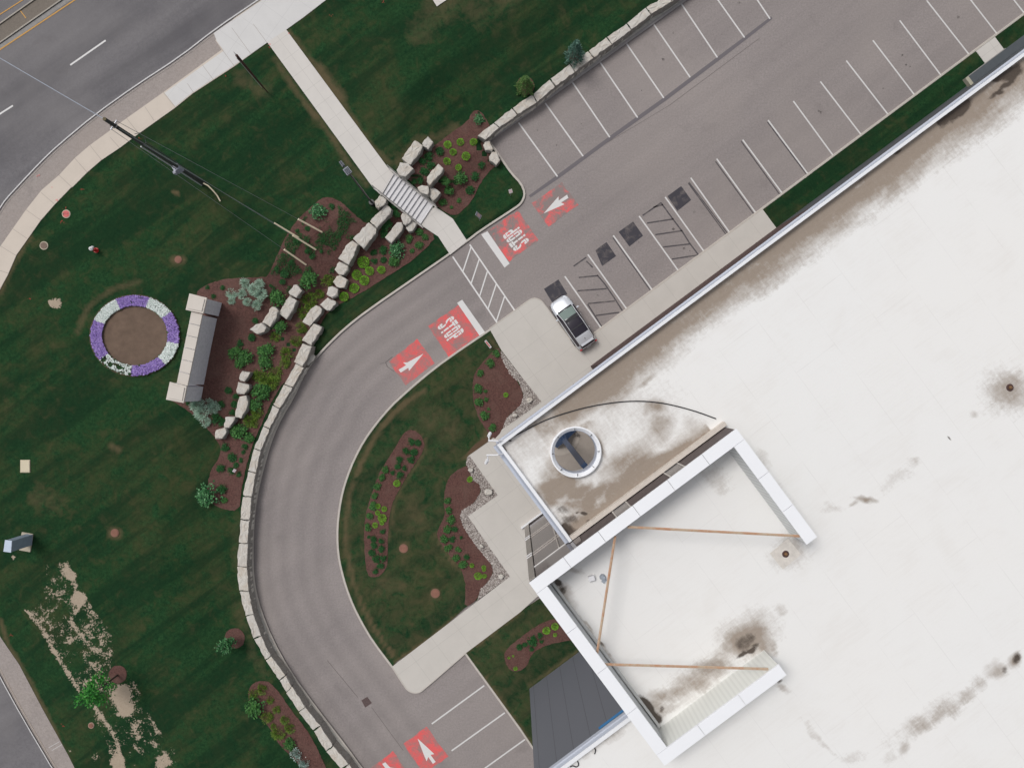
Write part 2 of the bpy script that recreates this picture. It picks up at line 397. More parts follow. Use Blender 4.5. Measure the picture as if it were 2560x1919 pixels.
# ------------------------------------------------------------------ numpy noise for painted wear / dry patches
def vnoise(x, y, seed=0):
    r = np.random.RandomState(seed); t = r.rand(256, 256)
    xi = np.floor(x).astype(int); yi = np.floor(y).astype(int); fx = x-xi; fy = y-yi
    fx = fx*fx*(3-2*fx); fy = fy*fy*(3-2*fy)
    g = lambda i, j: t[(xi+i) % 256, (yi+j) % 256]
    return (g(0, 0)*(1-fx)+g(1, 0)*fx)*(1-fy)+(g(0, 1)*(1-fx)+g(1, 1)*fx)*fy
def fbm(x, y, seed=0, o=4):
    return sum(vnoise(x*2**k+k*13.7, y*2**k+k*7.3, seed+k)/2**k for k in range(o))/sum(1/2**k for k in range(o))
def segd(u, v, poly):
    best = np.full(u.shape, 1e9)
    for a, b in zip(poly[:-1], poly[1:]):
        dx, dy = b[0]-a[0], b[1]-a[1]
        t = np.clip(((u-a[0])*dx+(v-a[1])*dy)/(dx*dx+dy*dy+1e-9), 0, 1)
        best = np.minimum(best, np.hypot(u-a[0]-t*dx, v-a[1]-t*dy))
    return best
def gridmesh(name, X, Y, Z, keep, mat, cols=None):
    ny, nx = X.shape
    me = bpy.data.meshes.new(name)
    idx = np.arange(nx*ny).reshape(ny, nx)
    q = np.stack([idx[:-1, :-1], idx[1:, :-1], idx[1:, 1:], idx[:-1, 1:]], -1).reshape(-1, 4)
    k = keep.ravel(); q = q[k[q].all(1)]
    used = np.unique(q); mp = -np.ones(nx*ny, int); mp[used] = np.arange(len(used)); q = mp[q]
    co = np.stack([X.ravel(), Y.ravel(), Z.ravel()], -1)[used]
    me.vertices.add(len(co)); me.vertices.foreach_set('co', co.ravel())
    me.loops.add(q.size); me.loops.foreach_set('vertex_index', q.ravel().astype(np.int32))
    me.polygons.add(len(q)); me.polygons.foreach_set('loop_start', np.arange(0, q.size, 4, dtype=np.int32))
    me.polygons.foreach_set('loop_total', np.full(len(q), 4, np.int32))
    me.update(calc_edges=True); me.validate()
    if me.polygons[0].normal.z < 0: me.flip_normals()
    if cols:
        for cn, arr in cols.items():
            at = me.color_attributes.new(cn, 'FLOAT_COLOR', 'POINT')
            c = np.ones((len(used), 4), np.float32); c[:, :3] = arr.reshape(-1, 3)[used]
            at.data.foreach_set('color', c.ravel())
    me.materials.append(mat)
    me.polygons.foreach_set('use_smooth', [True]*len(me.polygons))
    o = bpy.data.objects.new(name, me); COL.objects.link(o); return o

SOILPATH = T('I', (520,1480)) + T('M', (560,80),(640,260),(560,420),(700,620),(800,820),(880,1000),(960,1120),(1000,1300),(1100,1500),(1150,1650))
SOILP2 = T('M', (200,340),(330,470),(420,640),(540,830),(640,990),(760,1110),(860,1250),(940,1420),(980,1580))
def lawn_attr(U, V, isl=False):
    R = np.zeros(U.shape)
    SP = T('M',(180,330),(300,250),(330,60))+T('I',(330,1450),(520,1440))+T('M',(600,40),(700,180),(790,330),(900,480),(950,620),(1090,840),(1180,1080),(1270,1240),(1440,1440),(1430,1700),(900,1700),(800,1400),(700,1180),(620,1050),(430,740),(260,430))
    d1 = segd(U, V, SP+SP[:1]); d2 = segd(U, V, SOILP2)
    R = np.where(inside(U, V, SP), np.clip(d1/12, 0, 1)*(.36+.34*fbm(U/38, V/38, 90, 2)), 0)
    R = np.maximum(R, np.clip(1.15-d2/17, 0, 1)*.74*np.where(inside(U, V, SP), 1, .3))
    R = np.maximum(R, np.clip(1.2-segd(U, V, SOILPATH[:5])/17, 0, 1)*.7)
    for c, r, s in ((T1('M',960,1000), 34, 1.1), (T1('M',990,1110), 26, 1.1), (T1('M',620,240), 26, 1.0), (T1('M',560,60), 18, 1.),(T1('M',930,1530), 26, 1.),
                    (T1('M',545,1440), 12, .62), (T1('M',750,1480), 22, .55), (T1('I',105,1430), 8, 1.), (T1('E',440,975), 22, .75), (T1('E',395,965), 8, 1.2),(T1('M',1290,1530),30,.85)):
        R = np.maximum(R, np.clip(1.4-np.hypot(U-c[0], V-c[1])/r, 0, 1)*s)
    left = ((U-T1('M',150,300)[0])*(.5)-(V-T1('M',150,300)[1])*.30)       # sharp edge next to ditch
    Gd = np.zeros(U.shape)
    for pth, w, s in ((T('B',(390,260),(600,530),(800,790),(900,950),(1000,1120),(1170,1290)), 11, .8),
                      (T('B',(620,560),(700,680),(790,780)), 20, 1.3),
                      (T('B',(280,470),(440,720),(640,960),(830,1250),(1000,1460)), 10, .75),
                      (T('B',(500,800),(560,880),(610,930)), 10, 1.1),
                      (T('B',(1250,1290),(1400,1100),(1560,1090),(1700,1000)), 14, .8),
                      (T('A',(2100,720),(1900,620)), 26, .5), (T('C',(0,70),(200,-20)), 50, .42), (T('B',(1400,250),(1600,120)), 40, .42),
                      (T('B',(1540,60),(1660,20)), 40, .6),
                      (T('M',(0,400),(60,600),(240,900),(420,1250),(560,1580)), 7, .9),
                      (T('E',(610,1200),(700,1000),(870,870),(1100,800)), 9, .7), (T('E',(0,880),(130,620),(240,440)), 9, .8),
                      (T('I',(1880,1150),(1870,1500)), 16, .4), (T('M',(1880,300),(2000,700),(2100,850)), 16, .35),
                      (T('I',(300,950),(420,1000)), 35, .38), (T('I',(880,550),(940,580)), 10, .8),
                      (T('E',(1380,630),(1440,630)), 13, 1.1), (T('E',(1370,95),(1410,110)), 6, 1.2), (T('I',(900,1240),(920,1240)), 16, 1.2)):
        Gd = np.maximum(Gd, np.clip(1.3-segd(U, V, pth)/w, 0, 1)*s)
    if isl:
        R *= 0; Gd += .3
        for pth, w, s in ((T('J',(1460,110),(1300,210),(1200,310),(1090,440),(1000,600),(950,700),(925,780)), 8, 1.3), (T('J',(900,830),(865,950),(845,1080),(838,1250),(850,1400),(880,1560)), 9, 1.0), (T('N',(880,60),(950,270),(1040,440),(1130,580),(1210,690)), 7, 1.2),
                          (T('N',(1225,745),(1500,560),(1770,340)), 6, 1.2), (T('J',(1350,420),(1470,500),(1460,600),(1380,720),(1270,900),(1200,1050),(1180,1300)), 6, .9), (T('J',(1550,1250),(1600,1350),(1740,1530)), 8, 1.2), (T('J',(1960,440),(1880,560),(1790,640)), 9, 1.3),
                          (T('J',(1500,350),(1650,450)), 60, .6), (T('J',(1350,1000),(1400,1150)), 45, .6), (T('J',(1292,1345),(1292,1360)), 14, 1.3), (T('N',(1543,200),(1545,210)), 16, 1.3), (T('N',(1100,150),(1250,130)), 30, .7),
                          (T('N',(1790,660),(2212,350)), 6, 1.1), (T('O',(30,850),(400,1380)), 8, .9), (T('O',(380,935),(760,665)), 6, 1.0), (T('F',(1960,1240),(2030,1330)), 5, .8)):
            Gd = np.maximum(Gd, np.clip(1.3-segd(U, V, pth)/w, 0, 1)*s)
    Gd *= .75+.6*(fbm(U/22, V/22, 61)-.4)
    dd = segd(U, V, [(w[0], w[1]) for w in W[10:-1]]); Bz = np.zeros(U.shape)
    for c, w in ((38, 13), (78, 14), (122, 14), (165, 15)): Bz = np.maximum(Bz, np.exp(-((dd-c)/w)**2)*.55)
    Bz = Bz+np.exp(-(dd/7)**2)*.5
    return np.stack([R, Gd*.75, np.clip(Bz, 0, 1)], -1)
xs = np.array([-60000,-15000,-4000,-1500,-700,-400]+list(range(-240, 2000, 7))+list(range(2000, 3400, 40))+[3600,4500,9000,20000,60000], float)
ys = np.array([-60000,-15000,-4000,-1500]+list(range(-900, -250, 30))+list(range(-240, 2100, 7))+list(range(2100, 3400, 30))+[3600,4500,9000,20000,60000], float)
U, V = np.meshgrid(xs, ys); Z = elevs(U, V)
kk = (H-Z)/F
lawn = gridmesh('ground', (U-CU)*kk, -(V-CV)*kk, Z, np.ones(U.shape, bool), LAWN, {'patch': lawn_attr(U, V)})
lawn['kind'] = 'structure'
def lawn_sheet(name, poly, z, dry=None, cell=7):
    """raised island lawn with its own wear attribute"""
    us = [p[0] for p in poly]; vs = [p[1] for p in poly]
    o = sheet(name, poly, LAWN, z=z, drape=False, skirt=.2)
    me = o.data
    return o
# ------------------------------------------------------------------ roads, lot, paths
sheet('parking_lot', LOWPOLY, ASPH, z=0.0)
drp = [(w[0], w[1]) for w in W[12:-2]]+[(1220,2060),(1250,1800),(1163,1633),(1020,1722),(981,1667),(932,1602),(904,1555),(881,1510),(864,1463),(848,1402),(843.7,1361),(843.7,1316),(848.4,1272),(856,1231),(867,1193),(885,1149),(910,1101),(942,1057),(977,1016),(1015,981),(1062,940),(1119,896),(1226,823)]
sheet('drive', drp, ASPH, z=.004, wear=True, cell=12)
TZ = 1.6
rk = T('A', (3200,-790),(2040,0),(1700,230),(1420,450),(1080,670),(750,905),(450,1155),(320,1280),(150,1460),(40,1580)) + [(0,519.6),(-60,610),(-260,1000)]
rk = smooth(rk, 1)
sheet('road', rk+[(-2600,1500),(-2600,-900),(900,-1700)], ROADM, z=TZ+.02)
# boulevard strip
walkW = [(1800,-760),T1('A',2212,-20),T1('A',1700,320),T1('A',1750,395),T1('A',1290,730),T1('A',1000,935),T1('A',700,1155),T1('A',590,1250),T1('A',465,1385),T1('A',330,1500)]+T('E',(205,235),(100,385),(5,520),(-80,660))+[(-200,900)]
walkE = T('B',(2600,-1300),(1700,-700),(680,0),(500,140),(365,235),(215,335))+T('A',(1850,525),(1520,740),(1385,850),(1090,1060),(950,1165),(800,1265),(690,1360),(575,1475))+T('E',(560,60),(425,200),(320,320),(215,470),(130,590),(60,750),(0,860))+[(-60,800),(-160,1000)]
sheet('boulevard_strip', rk[:-1]+[(-230,960)]+[(-170,900)]+list(reversed(walkW[:-1])), STRIPM, z=TZ+.014)
sheet('sidewalk', [(1200,-760),T1('B',150,0),T1('B',0,90),T1('A',1700,320)]+walkW[3:]+list(reversed(walkE)), m_concrete('concrete_sidewalk', (.60, .53, .46)), z=TZ+.05, skirt=.1)
sheet('sidewalk_pad', T('A',(2900,-560),(2052,14),(1688,262),(1712,326),(1768,402),(1300,735),(1385,842),(1515,735),(1845,520),(2100,345))+T('B',(368,233),(500,138),(682,-2),(1700,-702)), m_concrete('concrete_pad', (.62, .61, .60), .25, .62, 1.9), z=TZ+.056)
kerb('road_kerb', rk, 1.7, TZ-.1, TZ+.13, plain('pale_kerb', (.55,.54,.54), .8, 0, .15), 0)
kerb('gutter_edge', offs(rk, -8), .7, TZ-.1, TZ+.035, plain('gutter_edge_concrete', (.42,.39,.36), .9), 0)
kerb('gutter_band', offs(rk, -4.6), 2.5, TZ-.1, TZ+.03, plain('gutter_concrete', (.42,.37,.35), .9, 0, .15), 0)
# sidewalk joints
jl = []
for t, a, b in (('A',(1290,730),(1385,850)),('A',(1145,845),(1215,950)),('A',(1000,935),(1095,1055)),('A',(870,1085),(945,1170)),('A',(712,1150),(800,1262)),('A',(590,1250),(688,1362)),
                ('A',(465,1383),(570,1482)),('E',(325,100),(430,190)),('E',(205,235),(322,318)),('E',(100,385),(213,462)),('E',(5,522),(128,598)),('E',(-80,690),(62,735)),
                ('A',(1700,320),(1850,522)),('A',(1600,515),(1685,630)),('A',(1830,220),(1980,425)),('A',(1480,660),(1530,735)),('A',(2000,190),(2110,340))):
    p, q = T1(t, *a), T1(t, *b); jl.append(line(p, q, .8))
flat('sidewalk_joints', jl, plain('joint_dirt', (.34,.3,.27), .9), TZ+.062)
# south west road
swe = T('M', (0,860),(120,1080),(240,1290),(400,1560))+[(190,2000),(420,2500)]
swe = [(-300,1100),(-120,1440)]+swe
sheet('side_road', swe+[(-1500,2500),(-1500,1100)], ROADM, z=TZ+.02)
swg = [(-200,1120),(-40,1430)]+T('M',(0,540),(60,630),(150,760),(250,950),(340,1120),(440,1300),(540,1480),(600,1600))+[(300,2100),(500,2500)]
sheet('side_road_strip', swe+list(reversed(swg)), STRIPM, z=TZ+.014)
kerb('side_road_kerb', swe, 1.4, TZ-.1, TZ+.12, plain('pale_kerb', (.55,.54,.53)), 0)
kerb('side_road_gutter_edge', offs(swe, -9), .8, TZ-.1, TZ+.035, plain('tan_gutter_edge', (.42,.36,.3)), 0)
flat('side_road_strip_lines', [line(T1('M',385,1418),T1('M',470,1370),.9), line(T1('M',410,1440),T1('M',490,1392),.9)], THIN_PAINT, TZ+.02)
# median in the top left road
ma = T('A',(-900,920),(0,335),(480,0),(1300,-560)); mb = T('A',(-900,730),(0,185),(262,0),(1000,-500))
sheet('road_median', ma+list(reversed(mb)), m_asphalt('median_asphalt', (.17,.15,.13), (.2,.17,.14), 4, 145, .2), z=TZ+.034)
kerb('median_kerb', ma, 1.8, TZ-.05, TZ+.12, plain('median_kerb_concrete', (.33,.3,.26)), 0)
kerb('median_kerb', mb, 1.8, TZ-.05, TZ+.12, MT['median_kerb_concrete'], 0)
kerb('median_gutter', offs(ma, 9.5), 7, TZ-.05, TZ+.03, plain('median_gutter_concrete', (.26,.25,.24), .9, 0, .2), 0)
YEL = m_paint('yellow_line_paint', (.56,.31,.09), (.2,.17,.14), .56, .75, 3)
flat('yellow_edge_line', [line(T1('A',-900,990),T1('A',1300,-470),3.2)], YEL, TZ+.036)
flat('yellow_edge_line', [line(T1('A',-900,690),T1('A',185,-3),2.6)], YEL, TZ+.04)
flat('yellow_median_mark', [line(T1('A',160,85),T1('A',205,145),2.4)], YEL, TZ+.04)
flat('lane_dash', [line(T1('A',555,515),T1('A',835,320),4.2)], WHITE_PAINT, TZ+.026)
flat('lane_dash', [line(T1('A',-180,1015),T1('A',102,835),4.2)], WHITE_PAINT, TZ+.026)
# walkway to the stairs
pathpoly = T('B',(215,335),(365,235),(1165,1320),(1215,1375),(1115,1545),(1045,1475))
sheet('path', pathpoly, CONC, z=TZ+.066, skirt=.15)
sheet('path_landing', T('F',(1400,335),(1512,188),(1570,230),(1680,305),(1795,482),(1660,590),(1565,445),(1450,370)), CONC, z=.175, skirt=.2)
flat('drive_slab', [T('B',(1510,-20),(1555,52),(1700,-45))], CONC, TZ+.06)
# kerbs
kerb('drive_kerb', [(w[0], w[1]) for w in W[3:-2]], 2.7)
kerb('wall_footing', offs([(w[0], w[1]) for w in W[19:-2]], 8), 7, -.1, .132, plain('footing_gravel', (.5,.48,.44), .95, 0, .35, 4, 9), 0)
kerb('wall_footing', offs([(w[0], w[1]) for w in W[:3]], 8), 7, -.1, .132, MT['footing_gravel'], 0)
kerb('lot_kerb', T('C',(70,1110),(1620,0))+[(2600,-640)], 3.6, -.1, .15, plain('lot_kerb_concrete', (.36,.34,.335), .9, 0, .12), 0)
inner = [(1226.6,823),(1119,896),(1062,940),(1014.6,981),(976.6,1016),(941.8,1057),(910,1101),(884.8,1149),(867.4,1193),(856,1231),(848.4,1272),(843.7,1316.6),(843.7,1361),(848.4,1402),(855,1430),(864,1463),(881.6,1510.8),(903.8,1555),(932,1602.5),(981,1667)]
kerb('island_kerb', inner, 2.5)
soutk = T('N',(1780,675),(2212,1270))+[(1329.7,1865),(1420,1990)]
kerb('south_lot_kerb', soutk, 2.4, -.1, .15, KERB, 0)
# island lawn & south lawn & building-side lawn
isl = smooth(inner, 1)+T('N',(1205,780),(1235,740),(1500,570),(1775,315),(1870,255),(2212,40))+[(1400,1300),(1430,1000),(1253,868),(1226,824)]
sheet('island_lawn', isl, LAWN, z=.13, skirt=.2, wear=True, cell=9)
sheet('south_lawn', T('N',(1785,672),(2212,345))+[(1420,1450),(1560,1600),(1470,1990),(1420,1985),(1329.7,1863)]+T('N',(2212,1268)), LAWN, z=.13, skirt=.2, wear=True, cell=9)
D_ = lambda s, d, z=0: (CU+s*.8025+d*.5967, CV-s*.5967+d*.8025)
sheet('building_side_lawn', [D_(763,25),D_(1427,25),D_(1427,86),D_(763,86)], LAWN, z=.13, skirt=.2)
sheet('far_building_side_lawn', [D_(1486,25),D_(3200,25),D_(3200,86),D_(1486,86)], LAWN, z=.13, skirt=.2)
sheet('door_pad', [D_(1427,25),D_(1486,25),D_(1486,86),D_(1427,86)], CONC, z=.15, skirt=.2)
kerb('building_side_kerb', [D_(197,21.5),D_(3200,22.5)], 2.9, -.1, .155, KERB, 0)
sheet('building_sidewalk', [D_(192,22),D_(763,22),D_(763,90),D_(150,90),D_(150,50)], CONCP, z=.15, skirt=.25)
plaza = smooth(T('G',(75,1175),(370,962),(400,940),(440,933),(475,948),(500,968),(760,1325)),1)+[(1462,868),(1488,833),(1640,960),(1640,1110),(1400,1440)]+T('N',(2212,350),(1780,675),(1440,970),(1412,984),(1375,988),(1338,975),(1305,945),(1200,780),(2135,65))+T('J',(2130,1580),(1800,1105),(2035,940),(1810,625),(1970,512))+T('K',(180,415),(485,200))+T('G',(350,1580),(170,1345))
sheet('plaza', plaza, CONCP, z=.155, skirt=.25)
for a in (smooth(T('G',(75,1175),(370,962),(400,940),(440,933),(475,948),(500,968),(760,1325)),1), smooth(T('N',(1780,675),(1440,970),(1412,984),(1375,988),(1338,975),(1305,945),(1200,780)),1)):
    kerb('plaza_kerb', a, 1.6, -.1, .165, KERB, 0)
# --- beds
def densp(poly, d=6):
    out = []
    for i in range(len(poly)):
        a, b = poly[i], poly[(i+1) % len(poly)]; n = max(1, int(math.hypot(b[0]-a[0], b[1]-a[1])/d))
        out += [(a[0]+(b[0]-a[0])*k/n, a[1]+(b[1]-a[1])*k/n) for k in range(n)]
    return out
def bed(name, poly, label=None, z=None, mat=MULCH, it=1):
    poly = smoothc(poly, it); poly = [(a+random.uniform(-.9,.9), b+random.uniform(-.9,.9)) for a, b in densp(poly)]
    return sheet(name, poly, mat, z=z or 0, drape=(z is None), off=.035, cell=14)
bed1 = T('E',(1545,895),(1600,845),(1680,808),(1760,785),(1850,775),(2090,765))+T('F',(215,765),(250,690),(290,600),(370,430),(440,330),(560,210),(640,145),(710,135),(800,170),(900,270),(1000,350),(1090,330),(1215,190),(1440,375),(1555,440),(1470,540),(1330,660),(1100,800),(930,910),(780,980),(700,1035),(620,1160),(560,1330),(470,1490),(380,1570))+T('J',(300,100),(150,420),(60,650),(10,900))+T('I',(1890,1070),(1740,1045),(1680,1010),(1635,930),(1640,840),(1670,730),(1740,630),(1745,560),(1710,500),(1640,420),(1540,310),(1400,220),(1330,180),(1420,60))
bed('mulch_bed', bed1)
bed2 = T('B',(1430,1200),(1540,1150),(1680,1040),(1800,960),(1835,880),(1900,870),(1960,970),(2000,1040),(1930,1100),(2040,1290),(1980,1345),(1930,1400))+T('F',(1880,60),(1830,170),(1760,240),(1690,290),(1575,225),(1480,150))+T('B',(1350,1430),(1250,1370),(1290,1290))
bed('mulch_bed', bed2)
bed3 = T('J',(1340,420),(1400,435),(1465,520),(1440,610),(1370,710),(1310,800),(1240,930),(1200,1010),(1180,1100),(1170,1250),(1165,1400),(1160,1510),(1110,1575),(1040,1592),(1003,1570),(985,1400),(975,1200),(1000,1060),(1050,900),(1110,740),(1180,640),(1240,540),(1290,450))
bed('mulch_bed', bed3, z=.16)
bed4 = [(1253.5,886.7),(1264.6,915),(1298,959),(1309,987.5),(1303,1009.6),(1285.4,1027),(1266.5,1044),(1257,1071),(1240,1095),(1229.7,1094),(1214,1073),(1198,1047.6),(1185.4,1012.8),(1180.7,978),(1183.9,940),(1191.8,925),(1204,908.9),(1220,890),(1245.6,864.6)]
bed('mulch_bed', bed4, z=.16)
bed5 = T('J',(1785,705),(1700,750),(1650,800),(1620,880),(1610,1000),(1620,1110),(1565,1200),(1555,1260),(1590,1330),(1660,1420),(1740,1510))+T('N',(1780,100),(1780,200),(1775,312),(1872,258),(1900,165),(1960,110),(2000,40))+T('J',(1990,1490),(1930,1420),(1850,1320),(1770,1200),(1735,1110),(1755,1055),(1850,1000),(1905,910),(1890,850),(1840,825),(1800,715))
bed('mulch_bed', bed5, z=.16)
bed6 = T('O',(190,690),(210,635),(330,540),(440,460),(530,415),(600,400),(720,480),(800,560),(690,575),(600,590),(500,620),(430,660),(395,710),(380,760),(340,805),(270,822),(210,780))
bed('mulch_bed', bed6, z=.16)
bed7 = T('N',(65,960),(110,905),(180,885),(240,905),(310,980),(410,1130),(510,1250),(600,1400),(680,1580),(760,1750),(560,1720),(500,1590),(400,1480),(310,1400),(230,1250),(150,1180),(70,1080))
bed('mulch_bed', bed7)
def circ(c, r, n=20, ry=None): return [(c[0]+r*math.cos(2*math.pi*i/n), c[1]+(ry or r)*math.sin(2*math.pi*i/n)) for i in range(n)]
for t, x, y, r in (('C',745,425,62),('C',358,680,74),('M',1855,555,80),('M',930,840,72)):
    sheet('mulch_ring', [(a+random.uniform(-1,1), b+random.uniform(-1,1)) for a, b in circ(T1(t,x,y), r/K)], MULCH, drape=True, off=.04, cell=14)
# gravel
gr1 = T('G',(165,1345),(350,1580))+T('K',(485,200),(300,335),(180,415),(205,335),(280,270),(328,215),(345,150),(310,50))+T('G',(240,1540),(190,1450),(165,1400))
gr2 = T('J',(1785,700),(1795,640),(1810,625),(2035,940),(1800,1105),(2130,1580))+T('N',(2135,65),(1875,255),(1900,165),(1960,110),(2000,40))+T('J',(1990,1490),(1930,1420),(1850,1320),(1770,1200),(1735,1110),(1755,1055),(1850,1000),(1905,910),(1890,850),(1840,825),(1800,715))
def gravel(poly):
    sheet('gravel_strip', poly, GRAVEL, z=.152)
    us = [p[0] for p in poly]; vs = [p[1] for p in poly]; bm = bmesh.new(); n = 0
    A = (max(us)-min(us))*(max(vs)-min(vs))
    cu = rng.uniform(min(us), max(us), int(A/3.2)); cv = rng.uniform(min(vs), max(vs), int(A/3.2))
    ok = inside(cu, cv, poly)
    for a, b in zip(cu[ok], cv[ok]):
        r = random.uniform(.022, .045); c = P(a, b, .16); an = random.uniform(0, 6.3)
        m = Matrix.Translation(c) @ Matrix.Rotation(an, 4, 'Z') @ Matrix.Diagonal((r*random.uniform(1, 1.6), r, r*.6, 1))
        bmesh.ops.create_icosphere(bm, subdivisions=1, radius=1, matrix=m)
    m, nt, b = newmat('pebble'); nt.links.new(ramp(nt, N(nt, 'ShaderNodeNewGeometry').outputs['Random Per Island'], [(0, (.17,.14,.13)), (.4, (.34,.3,.27)), (.75, (.45,.4,.37)), (1, (.6,.56,.52))]), b.inputs['Base Color'])
    o = obj('gravel', bm, m); o['kind'] = 'stuff'; o['label'] = 'loose pale river pebbles lining the plaza edge'
gravel(gr1); gravel(gr2)
flat('worn_soil_edge', [[(1172.8,1136),(1223,1101.5),(1236,1093),(1229,1083),(1214,1094),(1190,1108),(1176,1122),(1168,1134)]], plain('bare_soil', (.1,.06,.035), .95, 0, .4, 2), .134)

# ------------------------------------------------------------------ markings
LZ = .012
sides = [('C',(305,970),(612,1395)),('C',(515,815),(815,1235)),('C',(728,648),(1025,1085)),('C',(950,495),(1245,930)),('C',(1152,338),(1452,775)),('C',(1367,185),(1660,612)),('C',(1583,20),(1875,455)),('C',(1790,-125),(2090,298)),('D',(-90,-290),(205,150)),('D',(120,-440),(415,0)),
         ('G',(670,760),(958,1170)),('G',(852,588),(1160,1020)),('G',(1053,438),(1362,870)),('G',(1257,285),(1568,718)),('G',(1463,135),(1772,568)),('C',(1665,1405),(1972,1837)),('C',(1870,1255),(2180,1685)),
         ('C',(2075,1105),(2386,1525)),('D',(190,950),(505,1375)),('D',(390,800),(705,1230)),('D',(603,645),(925,1065)),('D',(808,480),(1138,905)),('D',(1018,320),(1345,748)),('D',(1230,163),(1555,595)),('D',(1443,5),(1778,432)),('D',(1665,-160),(2000,270)),('D',(1880,-320),(2216,108)),
         ('N',(1515,1230),(1930,927)),('N',(1672,1442),(2092,1142)),('N',(1830,1655),(2252,1352))]
for t, a, b in sides: flat('parking_line', [line(T1(t,*a), T1(t,*b), 3.6)], THIN_PAINT, LZ)
for q in (((1480,128),(1590,48),(1668,158),(1560,245)),((1095,410),(1210,328),(1288,440),(1180,525)),((912,555),(1000,490),(1075,600),(965,680)),((505,860),(620,785),(690,900),(575,975))):
    flat('black_cover_patch', [T('G',*q)], BLACK_PAINT, LZ-.001)
bl = [((1285,280),(1430,180)),((1430,180),(1525,310)),((1525,310),(1600,410)),((1600,410),(1660,505)),((1660,505),(1725,590)),((1320,340),(1530,308)),((1385,432),(1600,400)),((1445,530),(1655,505)),((1515,625),(1725,592)),((1370,215),(1445,195)),
      ((740,680),(840,610)),((840,640),(890,690)),((780,770),(930,755)),((925,750),(985,820)),((985,820),(1060,930)),((1060,930),(1130,1040)),((770,875),(1000,858)),((855,975),(1065,955)),((915,1070),(1100,1045)),((850,980),(960,1155))]
flat('blacked_out_hatching', [line(T1('G',*a), T1('G',*b), 3.4) for a, b in bl], BLACK_THIN, LZ-.002)
gh = [('G',(1050,455),(1345,870)),('G',(1645,25),(1945,432)),('C',(1650,1440),(1960,1850)),('C',(1860,1275),(2170,1700)),('C',(2062,1115),(2370,1540)),('D',(185,965),(495,1380))]
flat('blacked_out_line', [line(T1(t,*a), T1(t,*b), 2.6) for t, a, b in gh], BLACK_THIN, LZ-.003)
flat('asphalt_seam', [T('C',(385,1545),(620,1375),(1040,1065),(1460,765),(1890,440),(2110,275),(2300,130),(2310,150),(2120,300),(1900,470),(1470,795),(1050,1095),(630,1405),(400,1560))], m_paint('seam_tar', (.16,.145,.155), (.22,.19,.18), .6, .8, 1), LZ-.002)
flat('asphalt_crack', [line(T1('C',1000,1130),T1('C',1500,830),.7), line(T1('C',1500,830),T1('C',2212,300),.8), line(T1('N',690,730),T1('N',930,1020),1.2), line(T1('N',1040,1100),T1('N',1290,1440),1.0)], plain('crack_tar', (.13,.11,.105), .9), LZ-.001)
flat('asphalt_crack', [line(T1('F',1205,1395),T1('F',1150,1440),1.6), line(T1('F',1150,1440),T1('F',1165,1475),1.6), line(T1('F',1165,1475),T1('F',1215,1510),1.3), line(T1('F',1150,1440),T1('F',1105,1452),.8)], MT['crack_tar'], LZ+.003)
rs = random.Random(5); OIL = m_paint('oil_drip', (.12,.105,.1), (.27,.24,.23), .46, .58, 2.5)
stl = [l for l in sides if l[0] in 'GCD']
for k in range(26):
    t, a, b = rs.choice(stl[:-1]); p = T1(t, *a); q = T1(t, *b); f = rs.uniform(.25, .85); o = (rs.uniform(25, 55)*.8, -rs.uniform(25, 55)*.6)
    c = (p[0]+(q[0]-p[0])*f+o[0], p[1]+(q[1]-p[1])*f+o[1]); R_ = rs.uniform(1.6, 4.2)
    flat('oil_stain', [[(c[0]+math.cos(-i*.63)*R_*rs.uniform(.5, 1.2), c[1]+math.sin(-i*.63)*R_*rs.uniform(.5, 1.2)) for i in range(10)]], OIL, LZ-.004)
# crosswalk
cwl = [((1680,605),(2030,1125)),((1815,510),(2170,1030))]; hat = [((1825,530),(1760,725)),((1890,625),(1825,820)),((1955,720),(1892,920)),((2025,820),(1960,1015)),((2090,920),(2025,1115))]
for a, b in cwl: flat('crosswalk_line', [line(T1('F',*a), T1('F',*b), 3.8)], WHITE_PAINT, LZ)
for a, b in hat: flat('crosswalk_hatch', [line(T1('F',*a), T1('F',*b), 3.2)], WHITE_PAINT, LZ+.001)
flat('stop_bar', [T('F',(1905,430),(1955,405),(2130,660),(2090,692))], WHITE_PAINT, LZ)
flat('stop_bar', [T('F',(1715,970),(1755,945),(1935,1200),(1895,1232))], WHITE_PAINT, LZ)
def rag(q, n=7, amp=1.2):
    out = []
    for i in range(len(q)):
        a, b = q[i], q[(i+1) % len(q)]
        for k in range(n): t = k/n; out.append((a[0]+(b[0]-a[0])*t+random.uniform(-amp,amp), a[1]+(b[1]-a[1])*t+random.uniform(-amp,amp)))
    return out
for t, q, m in (('G',((60,405),(300,237),(460,475),(230,645)),RED_WORN),('G',((410,185),(645,20),(775,195),(540,370)),RED_WORN),('F',((1490,1155),(1725,985),(1890,1225),(1650,1398)),RED_PAINT),
             ('F',((1175,1435),(1400,1255),(1540,1445),(1310,1618)),RED_PAINT),('N',((1290,1390),(1475,1250),(1645,1490),(1450,1620)),RED_PAINT),('N',((1010,1600),(1210,1445),(1370,1680),(1170,1830)),RED_PAINT)):
    flat('red_marking_patch', [rag(T(t,*q))], m, LZ-.001)
ARW = WHITE_PAINT
flat('arrow_marking', [T('G',(503,264),(620,130),(622,163),(688,116),(698,142),(640,178),(668,192))], ARW, LZ+.002)
flat('arrow_marking', [T('F',(1450,1370),(1335,1507),(1330,1482),(1270,1520),(1253,1498),(1312,1462),(1288,1440),(1322,1440))], ARW, LZ+.002)
